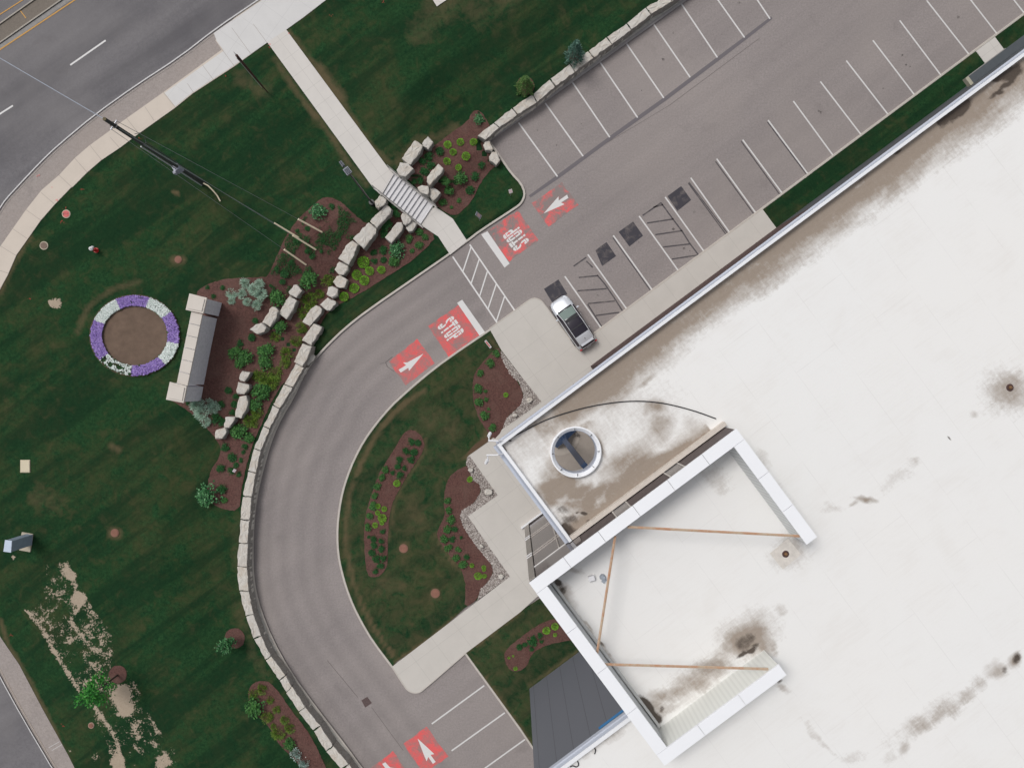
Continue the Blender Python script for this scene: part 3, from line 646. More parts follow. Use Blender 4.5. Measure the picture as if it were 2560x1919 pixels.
flat('arrow_marking', [T('N',(1403,1345),(1535,1468),(1505,1474),(1546,1530),(1524,1545),(1487,1490),(1475,1525),(1455,1480))], ARW, LZ+.002)
flat('arrow_marking', [T('N',(1123,1545),(1148,1533),(1185,1573),(1215,1580),(1290,1750),(1160,1620),(1155,1590))], ARW, LZ+.002)
LET = {'S': [[(0,.13),(.12,.04),(.5,0),(.85,.04),(1,.13)], [(0,.155),(1,.155),(1,.36),(.8,.46),(.6,.46),(.62,.26),(.4,.23),(.38,.31),(0,.31)], [(.45,.485),(.8,.485),(.4,.64),(.36,.76),(.55,.77),(.62,.7),(1,.7),(1,.83),(0,.83),(0,.64),(.15,.54)], [(0,.855),(1,.855),(.88,.95),(.5,1),(.12,.95)]],
       'T': [[(.3,0),(.7,0),(.7,.12),(.3,.12)], [(.3,.16),(.7,.16),(.7,.46),(.3,.46)], [(.3,.5),(.7,.5),(.7,.74),(1.05,.74),(1.05,.84),(-.05,.84),(-.05,.74),(.3,.74)], [(-.05,.87),(1.05,.87),(1.05,1),(-.05,1)]],
       'O': [[(0,.13),(.15,.04),(.5,0),(.85,.04),(1,.13)], [(0,.16),(1,.16),(1,.47),(.66,.47),(.66,.26),(.5,.22),(.36,.26),(.36,.47),(0,.47)], [(0,.51),(.36,.51),(.36,.74),(.5,.78),(.66,.74),(.66,.51),(1,.51),(1,.84),(0,.84)], [(0,.87),(1,.87),(.85,.96),(.5,1),(.15,.96)]],
       'P': [[(0,0),(.38,0),(.38,.13),(0,.13)], [(0,.16),(.38,.16),(.38,.38),(.8,.38),(1,.46),(1,.62),(.64,.62),(.64,.54),(.38,.5),(.38,.62),(0,.62)], [(0,.65),(.38,.65),(.38,.78),(.64,.74),(.64,.65),(1,.65),(1,.82),(0,.82)], [(0,.85),(1,.85),(.9,.95),(.6,1),(0,1)]]}
def stop_text(org, base, up, w, h, step):
    bl_ = math.hypot(*base); ul = math.hypot(*up); bx = (base[0]/bl_, base[1]/bl_); ux = (up[0]/ul, up[1]/ul)
    for i, ch in enumerate('STOP'):
        polys = [[(org[0]+bx[0]*(i*step+x*w)+ux[0]*y*h, org[1]+bx[1]*(i*step+x*w)+ux[1]*y*h) for x, y in pl] for pl in LET[ch]]
        o = flat('stop_letter', polys, WHITE_PAINT, LZ+.002)
stop_text((1060+296/9.21, 720+898/9.21), (255,345), (.80,-.60), 10.6, 49.5, 13.2)
stop_text((1200+1290/10.36, 510+950/10.36), (-300,-385), (-.80,.60), 11.2, 47, 13.4)

# ------------------------------------------------------------------ stones
def stone(name, poly, h, label, group, z0=None, jit=.04, shrink=.9, base=.4, ztop=None):
    poly = ccw(poly); n = len(poly); cu = sum(p[0] for p in poly)/n; cv = sum(p[1] for p in poly)/n
    e = elev(cu, cv) if z0 is None else z0
    zt = (max(e, 0)+h) if ztop is None else ztop; zm = zt*.5+max(e,0)*.5
    ring = []
    for i in range(n):       # denser outline
        a, b = poly[i], poly[(i+1) % n]; L = math.hypot(b[0]-a[0], b[1]-a[1]); k = max(1, int(L/7))
        for q in range(k):
            t = q/k; s = .0 if q == 0 else random.uniform(-.9, .9)
            ring.append((a[0]+(b[0]-a[0])*t+s*.8, a[1]+(b[1]-a[1])*t+s*.8))
    zz = zt if ztop is not None else zm
    wp = [P(u, v, zz) for u, v in ring]; c = sum(wp, Vector())/len(wp)
    bm = bmesh.new(); rings = []
    for z, k in ((min(e, 0)-base if e < .3 else e-base, 1.02), (zm*.6+e*.4, 1.03), (zt-.13, 1.0), (zt-.035, .965), (zt, shrink)):
        rr = []
        for w in wp:
            q = c+(w-c)*k; q.z = z+random.uniform(-jit, jit)*.5
            q.x += random.uniform(-jit, jit); q.y += random.uniform(-jit, jit)
            rr.append(bm.verts.new(q))
        rings.append(rr)
    m = len(wp)
    for a, b in zip(rings[:-1], rings[1:]):
        for i in range(m): bm.faces.new((a[i], a[(i+1) % m], b[(i+1) % m], b[i]))
    top = rings[-1]; cc = bm.verts.new(Vector((c.x, c.y, zt+random.uniform(-.01, .03))))
    mid = []
    for w in top:
        q = w.co*.55+cc.co*.45; q.z = zt+random.uniform(-.03, .035); mid.append(bm.verts.new(q))
    for i in range(m):
        bm.faces.new((top[i], top[(i+1) % m], mid[(i+1) % m], mid[i])); bm.faces.new((mid[i], mid[(i+1) % m], cc))
    bmesh.ops.recalc_face_normals(bm, faces=list(bm.faces))
    o = obj(name, bm, STONE, loc=Vector((c.x, c.y, max(e, 0))), smooth=False)
    return tag(o, label, 'boulder' if name == 'boulder' else 'wall block', group)
ORD = ['first','second','third','fourth','fifth','sixth','seventh','eighth','ninth','tenth','eleventh','twelfth','thirteenth','fourteenth','fifteenth','sixteenth','seventeenth','eighteenth','nineteenth','twentieth','twenty-first','twenty-second','twenty-third','twenty-fourth','twenty-fifth','twenty-sixth','twenty-seventh','twenty-eighth','twenty-ninth','thirtieth']
# drive wall: joints outer (lawn side), inner (kerb side)
jts = [(T1('F',440,1445),T1('F',505,1480)),(T1('J',350,65),T1('J',415,90)),(T1('J',262,228),T1('J',312,255)),(T1('J',185,395),T1('J',232,415)),(T1('J',110,570),T1('J',163,590)),(T1('J',65,750),T1('J',125,765)),(T1('J',20,945),T1('J',88,955)),
       (T1('I',1900,1130),T1('I',1970,1140)),(T1('I',1885,1318),T1('I',1955,1322)),(T1('I',1873,1500),T1('I',1950,1508)),(T1('M',1890,180),T1('M',1963,185)),(T1('M',1942,380),T1('M',2000,365)),(T1('M',2005,560),T1('M',2062,535)),(T1('M',2097,725),T1('M',2140,697)),
       (T1('N',312,887),T1('N',360,850)),(T1('N',363,982),T1('N',408,935)),(T1('N',465,1137),T1('N',515,1100)),(T1('N',580,1285),T1('N',635,1248)),(T1('N',680,1447),T1('N',735,1405)),(T1('N',800,1590),T1('N',860,1550)),(T1('N',930,1780),T1('N',990,1740))]
lab = 'pale limestone block capping the curved drive wall, %s from the stairs end'
for i, (a, b) in enumerate(zip(jts[:-1], jts[1:])):
    g = .012
    def lp(p, q, t): return (p[0]+(q[0]-p[0])*t, p[1]+(q[1]-p[1])*t)
    q = [lp(a[0], b[0], g), lp(a[1], b[1], g), lp(a[1], b[1], 1-g), lp(a[0], b[0], 1-g)]
    extra = ', rounded and shorter than the rest' if i == 14 else ''
    m1 = lp(q[0], q[3], .5); m2 = lp(q[1], q[2], .5)
    r = 2.4
    q2 = [q[0], q[1], (m2[0]+random.uniform(-.8, .8), m2[1]+random.uniform(-.8, .8)), q[2], q[3], lp(q[3], q[0], .25), (m1[0]+random.uniform(-r, r)*.6, m1[1]+random.uniform(-r, r)*.6), lp(q[3], q[0], .8)]
    stone('wall_block', q2, 1, (lab % ORD[i]) if i != 14 else 'short rounded limestone block breaking the long ones of the drive wall', 'limestone blocks of the drive retaining wall', z0=0, jit=.035, shrink=.96, ztop=1.18)
jn = [((-20,1075),(38,1105)),((110,970),(152,1008)),((255,855),(297,905)),((420,745),(450,808)),((555,625),(597,682)),((710,505),(748,568)),((855,405),(900,455)),((1000,295),(1043,350)),((1160,185),(1195,235)),((1310,60),(1352,112)),((1480,-40),(1520,8)),((1640,-165),(1680,-115)),((1800,-285),(1840,-235))]
jn = [(T1('C',*a), T1('C',*b)) for a, b in jn]
for i, (a, b) in enumerate(zip(jn[:-1], jn[1:])):
    g = .012; q = [lp(a[0], b[0], g), lp(a[1], b[1], g), lp(a[1], b[1], 1-g), lp(a[0], b[0], 1-g)]
    m1 = lp(q[0], q[3], .5); m2 = lp(q[1], q[2], .5)
    q2 = [q[0], q[1], (m2[0]+random.uniform(-.8, .8), m2[1]+random.uniform(-.8, .8)), q[2], q[3], lp(q[3], q[0], .25), (m1[0]+random.uniform(-1.4, 1.4), m1[1]+random.uniform(-1.4, 1.4)), lp(q[3], q[0], .8)]
    stone('wall_block', q2, 1, 'cream limestone block in the straight wall above the stalls, %s from its mulch bed end' % ORD[i], 'limestone blocks of the parking lot wall', z0=0, jit=.035, shrink=.96, ztop=1.15)
# lower course visible below the caps
def lower_course(js, zt, name, label):
    bm = bmesh.new()
    pts = smooth([j[1] for j in js], 1)
    R = offs(pts, 5.0)
    # build a rough ledge in front of the cap blocks
    inn = [P(u, v, zt) for u, v in pts]; out = []
    n = len(pts)
    for i in range(n):
        p = inn[i]; nd = Vector((-p.x, -p.y, 0)).normalized(); out.append(p+nd*random.uniform(.24, .34))
    a = [bm.verts.new(Vector((p.x, p.y, zt+random.uniform(-.03,.03)))-Vector((-p.x,-p.y,0)).normalized()*.5) for p in inn]
    b = [bm.verts.new(Vector((p.x, p.y, zt+random.uniform(-.05,.05)))) for p in out]; c = [bm.verts.new(Vector((p.x, p.y, -.1))) for p in out]
    for i in range(n-1):
        bm.faces.new((a[i], a[i+1], b[i+1], b[i])); bm.faces.new((b[i], b[i+1], c[i+1], c[i]))
    bmesh.ops.recalc_face_normals(bm, faces=list(bm.faces))
    tag(obj(name, bm, plain('rough_wall_stone', (.68,.65,.59), .95, 0, .45, 2.5, 14, .05, 6)), label, 'wall')
def densify(js, k=6):
    out = []
    for a, b in zip(js[:-1], js[1:]):
        for q in range(k): t = q/k; out.append((lp(a[0], b[0], t), lp(a[1], b[1], t)))
    return out+[js[-1]]
lower_course(densify(jts), .55, 'lower_wall_course', 'rough grey lower stone course under the curved drive wall blocks')
lower_course(densify(jn), .55, 'lower_wall_course', 'rough grey lower stone course under the parking stall wall blocks')
stone('boulder', T('F',(525,1440),(570,1370),(600,1395),(585,1430),(545,1465)), .5, 'small tan rock wedged between drive kerb and first wall blocks', None, z0=.12, base=.2)
BO = [('F',((1070,180),(1110,130),(1165,165),(1160,190),(1100,235),(1080,225)),'rounded boulder beside the stairs, top of the lower boulder row'),
 ('F',((1030,335),(1160,200),(1203,240),(1193,280),(1085,385)),'long pale boulder directly below the light pole'),
 ('F',((900,470),(1025,340),(1083,390),(1078,430),(985,548),(940,510)),'longest slab of the boulder row, near the yellow guy guards'),
 ('F',((780,625),(860,510),(895,482),(942,515),(928,560),(865,678)),'slab boulder uphill of the largest lime green mound'),
 ('F',((755,710),(790,647),(863,682),(860,720),(830,755),(790,755)),'blocky boulder above the squarish one, opposite lime mounds'),
 ('F',((745,810),(770,765),(800,757),(858,795),(835,855),(770,850)),'squarish boulder touching the block above it, mid row'),
 ('F',((692,910),(705,850),(740,842),(782,870),(775,915),(740,938)),'small angular boulder tucked left of the lowest lime mound row'),
 ('F',((637,990),(700,933),(765,965),(768,985),(715,1033),(690,1030)),'faceted boulder where mulch bed meets kerbside grass'),
 ('F',((505,1125),(570,1022),(615,992),(660,1020),(648,1060),(560,1158)),'tapering slab boulder just below the faceted one'),
 ('F',((497,1270),(592,1132),(655,1165),(648,1190),(570,1308)),'sharp edged rectangular slab at the start of the drive wall'),
 ('F',((437,1438),(502,1292),(573,1317),(560,1370),(505,1475)),'tan stained slab between sharp edged slab and wall blocks'),
 ('B',((1443,1140),(1490,1087),(1533,1135),(1495,1192),(1455,1170)),'lone small boulder at the lawn corner above the stairs'),
 ('B',((1282,1265),(1385,1118),(1448,1160),(1438,1200),(1350,1313),(1330,1308)),'large leaning slab uphill of the stairs by the lawn'),
 ('B',((1243,1358),(1270,1292),(1330,1300),(1375,1345),(1312,1410),(1262,1395)),'rounded wedge boulder touching the upper stair rail'),
 ('B',((1477,1445),(1482,1410),(1570,1303),(1613,1340),(1600,1370),(1500,1477)),'long jagged boulder standing amid the upper bed shrubs'),
 ('B',((1407,1493),(1440,1470),(1495,1482),(1498,1530),(1490,1548),(1430,1530)),'pale boulder against the stair rail, beside a darker twin'),
 ('B',((1498,1550),(1503,1492),(1540,1490),(1586,1530),(1530,1597)),'darker grey boulder beside the pale one at the stair rail'),
 ('C',((27,1160),(45,1127),(75,1125),(103,1190),(93,1203),(45,1195)),'small boulder under the end of the parking lot wall'),
 ('C',((74,1245),(95,1207),(135,1210),(160,1275),(130,1313),(80,1280)),'round boulder leaning on the lot kerb below the small one'),
 ('F',((1272,290),(1290,267),(1340,287),(1363,325),(1312,368),(1295,350)),'wedge boulder against the lower stair rail, upper of two'),
 ('F',((1312,385),(1355,318),(1398,352),(1368,408),(1340,418)),'boulder against the lower stair rail foot, lower of two'),
 ('F',((1152,465),(1245,342),(1285,342),(1298,370),(1283,410),(1200,508)),'ribbed long boulder left of the stair foot in dark shrubs'),
 ('F',((392,890),(437,832),(460,830),(497,875),(453,933),(405,910)),'domed boulder at the upper end of the short inner row'),
 ('F',((312,1060),(397,917),(458,955),(438,1010),(380,1102)),'pitted rectangular slab in the middle of the inner row'),
 ('F',((187,1130),(260,1003),(290,1002),(313,1040),(298,1090),(250,1163)),'smooth slab partly covered by shrubs in the inner row'),
 ('F',((88,1180),(140,1142),(185,1132),(222,1170),(205,1200),(150,1222)),'pointed flat boulder at the lower end of the inner row'),
 ('I',((1902,15),(1925,-40),(1993,-27),(1975,5),(1940,45),(1910,35)),'topmost small block of the stone line below the sign'),
 ('I',((1877,110),(1897,47),(1978,67),(1985,90),(1940,143),(1880,135)),'second block of the stone line below the sign'),
 ('I',((1868,292),(1902,160),(1960,152),(1973,200),(1968,240),(1920,333),(1872,320)),'longest wavy block of the stone line below the sign'),
 ('I',((1783,400),(1797,322),(1870,320),(1868,345),(1825,408)),'white block next to last in the stone line below the sign'),
 ('I',((1708,440),(1717,422),(1798,397),(1803,440),(1770,493),(1715,493)),'last white block of the stone line, nearest the lawn')]
for t, q, l in BO:
    stone('boulder', T(t,*q), random.uniform(.7,.85), l, 'limestone boulders in the mulch beds', shrink=.84, base=.5)
for t, c, r, l in (('K',(275,310),18,'tan rock in the gravel near the roof corner'),('K',(390,190),26,'grey rock in the gravel by the upper plaza edge'),('J',(1822,740),22,'long tan rock at the gravel tip by the mulch bed'),('J',(1962,915),34,'biggest brown rock in the gravel at the plaza corner'),('J',(1908,1340),18,'pale rock in the gravel midway down the plaza edge'),('O',(165,68),22,'pinkish rock where gravel meets the wide walk')):
    stone('gravel_rock', [(a+random.uniform(-1,1), b+random.uniform(-1,1)) for a, b in circ(T1(t,*c), r/K, 8, r/K*.8)], .28, l, 'accent rocks in the gravel', z0=.15, shrink=.7, base=.1, jit=.03)['category'] = 'rock'

# ------------------------------------------------------------------ plants
LM = {'L': m_leaf('lime_leaves', (.08,.22,.014), (.19,.45,.035), (.36,.68,.08)),
      'D': m_leaf('dark_green_leaves', (.007,.042,.010), (.013,.078,.016), (.026,.125,.026)),
      'M': m_leaf('mid_green_leaves', (.013,.058,.012), (.032,.122,.024), (.085,.225,.05)),
      'B': m_leaf('glossy_green_leaves', (.012,.07,.022), (.034,.145,.045), (.13,.32,.13), .4),
      'Y': m_leaf('olive_needles', (.035,.08,.01), (.085,.165,.018), (.2,.29,.035)),
      'S': m_leaf('sage_leaves', (.15,.27,.19), (.33,.5,.38), (.58,.73,.6)),
      'W': m_leaf('white_blossom', (.02,.09,.05), (.35,.5,.45), (.75,.85,.8)),
      'C': m_leaf('blue_spruce_needles', (.02,.06,.042), (.06,.14,.105), (.15,.26,.2)),
      'A': m_leaf('cedar_needles', (.03,.07,.015), (.065,.155,.035), (.15,.24,.07)),
      'T': m_leaf('sapling_leaves', (.006,.09,.01), (.022,.18,.02), (.07,.3,.04))}
STEMM = plain('twig_bark', (.06,.042,.03), .9)
def leafquad(bm, c, d, n, l, w):
    d = d.normalized(); s = d.cross(n)
    if s.length < 1e-4: s = Vector((1, 0, 0))
    s.normalize()
    a = bm.verts.new(c); b = bm.verts.new(c+d*l*.5+s*w*.5); e = bm.verts.new(c+d*l); f = bm.verts.new(c+d*l*.5-s*w*.5)
    bm.faces.new((a, b, e, f))
def shrub_mesh(kind, seed):
    r = random.Random(seed); bm = bmesh.new()
    cfg = {'L': (620, .17, .12, .75, 0), 'D': (330, .26, .15, .7, .25), 'M': (380, .26, .16, .8, .3), 'B': (420, .22, .15, 1.0, .35), 'Y': (430, .34, .07, .6, .35),
           'S': (620, .3, .055, .55, .4), 'W': (420, .2, .12, .8, .35), 'C': (0,)*5, 'A': (0,)*5}[kind]
    n, ll, lw, hh, lump = cfg
    lobes = [(r.uniform(-.5, .5), r.uniform(-.5, .5), r.uniform(.3, .55)) for _ in range(8)]
    for i in range(n):
        if lump and r.random() < .82:
            lx, ly, lr = r.choice(lobes); an = r.uniform(0, 6.283); rr = lr*math.sqrt(r.random())
            x, y = lx+rr*math.cos(an), ly+rr*math.sin(an); q = min(1, math.hypot(x, y))
            z = hh*math.sqrt(max(.02, 1-q*q))*(.55+.45*math.sqrt(max(0, 1-(rr/lr)**2)))*r.uniform(.6, 1)
        else:
            an = r.uniform(0, 6.283); q = math.sqrt(r.random())*.92; x, y = q*math.cos(an), q*math.sin(an)
            z = hh*math.sqrt(max(.02, 1-q*q))*r.uniform(.75, 1)
        out = Vector((x, y, z*.8+.15)).normalized()
        d = (out+Vector((r.uniform(-1, 1), r.uniform(-1, 1), r.uniform(-.4, .9)))*.75)
        if kind in 'DMB': d = Vector((r.uniform(-1, 1), r.uniform(-1, 1), r.uniform(-.3, .5)))+Vector((x, y, .1))*.35
        if kind in 'YS': d = Vector((x, y, .25)).normalized()+Vector((r.uniform(-1, 1), r.uniform(-1, 1), r.uniform(-.1, .5)))*.5
        nn = Vector((r.uniform(-.6, .6), r.uniform(-.6, .6), 1))
        k = r.uniform(.7, 1.25)
        leafquad(bm, Vector((x, y, z)), d, nn, ll*k, lw*k)
    for i in range(5):
        a = r.uniform(0, 6.28); tube(bm, [Vector((0, 0, -.05)), Vector((math.cos(a)*.3, math.sin(a)*.3, hh*.6))], .03, 4, .012)
    me = bpy.data.meshes.new('shrub'); bm.to_mesh(me); bm.free(); me.materials.append(LM[kind]); return me
KN = {'L': ('lime_shrub','lime green round mound'), 'D': ('dark_shrub','dark green low shrub'), 'M': ('leafy_shrub','mid green leafy shrub'), 'B': ('glossy_shrub','tall glossy green bush'), 'Y': ('olive_shrub','yellow green spiky shrub'), 'S': ('sage_plant','silvery sage green plant'), 'W': ('flowering_shrub','white flowering shrub')}
SM = {k: [shrub_mesh(k, 100+ord(k)*7+i) for i in range(4)] for k in KN}
BEDS = {}
def addsh(bed_, anchor, zfix, t, items):
    for kind, x, y, r in items:
        BEDS.setdefault((bed_, kind, anchor, zfix), []).append((*T1(t, x, y), r/K))
b2 = 'upper stair bed'; a2 = ('the lot corner', (1231,360))
addsh(b2, a2, None, 'B', [('L',1640,1140,30),('L',1740,1120,28),('L',1845,1120,27),('L',1683,1200,27),('L',1785,1232,30),('L',1635,1272,28),('L',1725,1320,24),
  ('D',1575,1195,36),('D',1490,1225,42),('D',1440,1270,32),('D',1510,1300,38),('D',1455,1350,42),('D',1425,1425,33),('D',1370,1430,28),('D',1910,1305,32),('D',1855,1390,38),('M',1740,1400,55),('M',1620,1430,40),('M',1650,1500,40),('D',1820,1500,40)])
addsh(b2, a2, None, 'F', [('M',1600,175,32),('M',1730,160,20),('M',1670,215,15)])
addsh(b2, a2, None, 'C', [('B',-10,940,40)])
br = 'bed below the boulder row'; ar = ('stairs', (1000,500))
addsh(br, ar, None, 'F', [('L',972,647,42),('L',1022,715,32),('L',1115,708,29),('L',920,748,38),('L',980,790,38),('L',900,852,38),('L',820,920,37),('B',1235,545,62),('M',1215,640,45),('M',1335,465,32),('M',1415,410,32),('M',1460,450,28),('M',1415,515,32),('M',1360,560,20),
  ('D',1155,350,50),('D',1130,420,38),('D',1055,640,28),('D',1130,630,28),('D',1130,550,38),('D',1055,570,30),('D',1230,260,36),('D',1215,210,24)])
bL = 'big sign wall bed'; aL = ('light pole', (931,508))
addsh(bL, aL, None, 'F', [('B',610,250,66),('M',540,790,72),('Y',685,790,48),('Y',540,950,62),('Y',620,900,36),('Y',500,1045,50),('Y',480,1165,42),('Y',435,1270,46),('Y',365,1375,46),('Y',350,1450,36),('M',285,930,65),('M',310,1160,58),('Y',270,1240,35),('M',200,1350,70),('M',190,1440,60),('Y',150,1540,50),('Y',270,1520,50),
  ('D',90,1240,32),('D',115,1110,24),('M',30,1400,42),('D',240,830,15),('D',330,800,28),('D',345,735,36),('D',720,210,28),('D',530,380,22),('D',450,400,18),('D',445,470,34),('D',530,560,26),('D',570,600,26),('D',290,700,28),('D',640,560,20),('D',400,650,24),('D',650,480,18)])
addsh(bL, aL, None, 'E', [('S',1820,895,40),('S',1825,955,30),('S',1930,815,46),('S',2000,860,48),('S',1905,895,42),('S',2050,900,50),('S',1950,960,34),('S',2025,990,44),('S',2045,820,42),('D',1635,850,20),('D',1755,850,22),('D',1685,920,22),('D',1985,1245,32),('D',2013,1112,25),('D',1890,1285,30),('M',1850,1360,55),('M',1930,1390,62),('M',1890,1450,45)])
addsh(bL, aL, None, 'I', [('S',1545,225,60),('S',1590,290,60),('S',1690,250,46),('S',1618,365,42),('S',1640,220,44),('D',1800,115,30),('D',1745,220,32),('D',1860,165,30),('D',1700,340,45),('D',1750,370,36),('D',1850,220,32),('D',1830,290,28),('D',1480,215,18),
  ('M',1880,440,70),('D',1930,560,30),('D',1770,560,38),('D',1830,640,38),('D',1920,600,20),('D',1900,665,22),('D',1740,730,36),('D',1820,750,34),('D',1860,705,24),('D',1880,775,24),('D',1750,895,42),('B',1630,940,85),('M',1770,980,26),('M',1960,490,45)])
addsh(bL, aL, None, 'J', [('M',160,130,78),('M',110,230,55),('Y',240,50,55),('Y',190,20,55),('Y',130,290,46),('Y',70,350,46),('Y',115,370,36)])
b3 = 'long island bed'; a3 = ('its upper end', (1030,1075))
addsh(b3, a3, .16, 'J', [('D',1350,520,32),('D',1405,530,28),('D',1310,590,32),('D',1370,600,32),('D',1350,655,32),('D',1260,665,30),('D',1245,715,28),('D',1300,725,25),('D',1265,785,35),('D',1205,760,20),('M',1145,740,32),('M',1118,800,28),('M',1083,873,30),('M',1060,945,28),('M',1048,1025,35),('M',1022,1105,27),('M',1008,1193,30),
  ('L',1238,847,27),('L',1088,1028,20),('L',1138,1050,22),('L',1086,1080,18),('L',1122,1122,32),('L',1066,1178,20),('L',1120,1160,17),('D',1125,1225,25),('D',1055,1285,28),('D',1115,1300,25),('D',1015,1270,15),('D',1055,1340,30),('D',1115,1365,30),('D',1040,1400,30),('D',1075,1440,35),('D',1125,1440,30),('D',1110,1500,30),('D',1065,1540,28)])
b4 = 'upper gravel bed'; a4 = ('red sign', (1219,850))
addsh(b4, a4, .16, 'F', [('M',2025,1370,32),('M',1975,1445,35),('M',1900,1525,28)])
addsh(b4, a4, .16, 'J', [('M',1880,100,38),('M',1885,205,35),('M',1930,310,38),('M',1995,405,32),('M',1945,185,19),('M',1940,120,15),('M',1965,260,14),('L',2100,148,18)])
b5 = 'lower gravel bed'; a5 = ('roof floodlights', (1222,1115))
addsh(b5, a5, .16, 'J', [('L',1815,815,22),('L',1832,1495,18),('L',1925,1510,16),('M',1640,985,28),('M',1650,1060,28),('M',1665,1135,35),('M',1635,1210,35),('D',1695,1210,28),('M',1610,1290,35),('D',1675,1285,28),('M',1645,1355,32),('M',1725,1370,25),('M',1705,1435,32),('M',1760,1490,35),('D',1790,1430,25),('D',1748,1275,15),('L',1927,1528,14)])
addsh(b5, a5, .16, 'N', [('L',1880,65,28),('L',1930,65,17)])
b6 = 'small bed by the tower'; a6 = ('blue wall corner', (1323,1718))
addsh(b6, a6, .16, 'O', [('L',525,497,28),('L',592,465,28),('L',593,530,14),('L',280,795,15),('L',228,710,10),('L',262,695,9),('D',310,630,28),('D',355,610,20),('D',410,590,45),('D',475,540,25),('D',485,580,20),('D',405,640,22)])
b7 = 'bed below the drive wall'; a7 = ('its rounded end', (657,1700))
addsh(b7, a7, None, 'N', [('Y',170,965,38),('Y',100,1000,35),('Y',235,1045,28),('Y',285,1125,28),('Y',350,1205,35),('Y',205,1190,45),('Y',265,1260,25),('Y',390,1275,38),('Y',300,1310,50),('M',110,1110,75),('M',385,1400,52),('W',440,1480,52),('W',500,1545,48),('W',560,1640,48)])
for (bd, kind, anc, zf), items in BEDS.items():
    items.sort(key=lambda q: math.hypot(q[0]-anc[1][0], q[1]-anc[1][1]))
    nm, ph = KN[kind]
    for i, (u, v, r) in enumerate(items):
        z = max(elev(u, v), 0) if zf is None else zf
        hh = r*(H-z)/F
        loc = P(u, v, z); k = (H-(z+hh*.6))/(H-z); loc = Vector((loc.x*k, loc.y*k, z))   # the crown, not the foot, is what stands over the spot
        o = bpy.data.objects.new(nm, random.choice(SM[kind])); COL.objects.link(o)
        o.location = loc; o.rotation_euler = (0, 0, random.uniform(0, 6.28)); s = r*(H-z)/F*(1.08 if kind in 'MBYL' else 1.02)
        o.scale = (s*random.uniform(.93, 1.08), s*random.uniform(.93, 1.08), s*random.uniform(.85, 1.1))
        if len(items) == 1: l = ph+' standing alone in the '+bd
        else:
            w = 'nearest' if i == 0 else ('farthest' if i == len(items)-1 else (ORD[i]+' nearest' if i < len(ORD) else 'farther out'))
            l = '%s in %s, %s to %s' % (ph, bd, w, anc[0]) if w != 'farthest' else '%s in %s, farthest from %s' % (ph, bd, anc[0])
        tag(o, l, 'shrub' if kind != 'S' else 'plant', ph+'s in the '+bd)
def tree(name, u, v, r, h, kind, label, cat, trunk_h=0, conical=False, n=900, leaf=.14, grp=None):
    z = max(elev(u, v), 0); b0 = P(u, v, z); root = empty(name, b0, label, cat, grp); rr = random.Random(int(u*7+v))
    bm = bmesh.new(); tube(bm, [b0-Vector((0, 0, .1)), b0+Vector((.03, .02, h*.5)), b0+Vector((0, .03, h*.9))], .05+h*.008, 7, .015)
    for i in range(14):
        a = rr.uniform(0, 6.28); zz = trunk_h+(h-trunk_h)*rr.uniform(.05, .8); q = r*(1-(zz-trunk_h)/(h-trunk_h)*.6)*.7
        tube(bm, [b0+Vector((0, 0, zz)), b0+Vector((math.cos(a)*q, math.sin(a)*q, zz+q*.5))], .02, 4, .008)
    obj('trunk', bm, STEMM, root)
    bm = bmesh.new()
    lobes = [(rr.uniform(0, 6.28), rr.uniform(.2, .85)*r, rr.uniform(.1, .9)) for _ in range(16)]
    for i in range(n):
        if conical:
            t = rr.random()**1.5; a = rr.uniform(0, 6.28); q = r*(1-t)*rr.uniform(.55, 1)*(.85+.15*math.sin(a*7)); c = Vector((math.cos(a)*q, math.sin(a)*q, .08+t*h))
            d = Vector((math.cos(a), math.sin(a), .25))
        else:
            la, lr, lt = rr.choice(lobes); c = Vector((math.cos(la)*lr*(1-.5*lt), math.sin(la)*lr*(1-.5*lt), trunk_h+(h-trunk_h)*lt))
            c += Vector((rr.gauss(0, 1), rr.gauss(0, 1), rr.gauss(0, 1)))*r*.17; d = Vector((c.x, c.y, rr.uniform(-.2, .6)))+Vector((rr.uniform(-1, 1), rr.uniform(-1, 1), 0))*.5
        k = rr.uniform(.7, 1.3)
        leafquad(bm, b0+c, d, Vector((rr.uniform(-.6, .6), rr.uniform(-.6, .6), 1)), leaf*k, leaf*(.25 if conical else .6)*k)
    obj('crown', bm, LM[kind], root)
tree('spruce_tree', *T1('C',742,455), .85, 2.6, 'C', 'young blue green spruce in a mulch ring above the lot wall', 'tree', 0, True, 1500, .2)
tree('cedar_tree', *T1('C',355,700), .8, 2.0, 'A', 'young green cedar in a brown mulch ring beside the lot wall', 'tree', 0, True, 1200, .2)
tree('sapling_tree', *T1('M',930,845), 1.15, 4.6, 'T', 'thin sapling with bright green crown in the bare soil strip', 'tree', 2.0, False, 900, .2)
tree('young_tree', *T1('M',1850,565), .8, 2.4, 'B', 'small bushy tree in a mulch ring on the lower lawn', 'tree', .4, False, 700, .16)

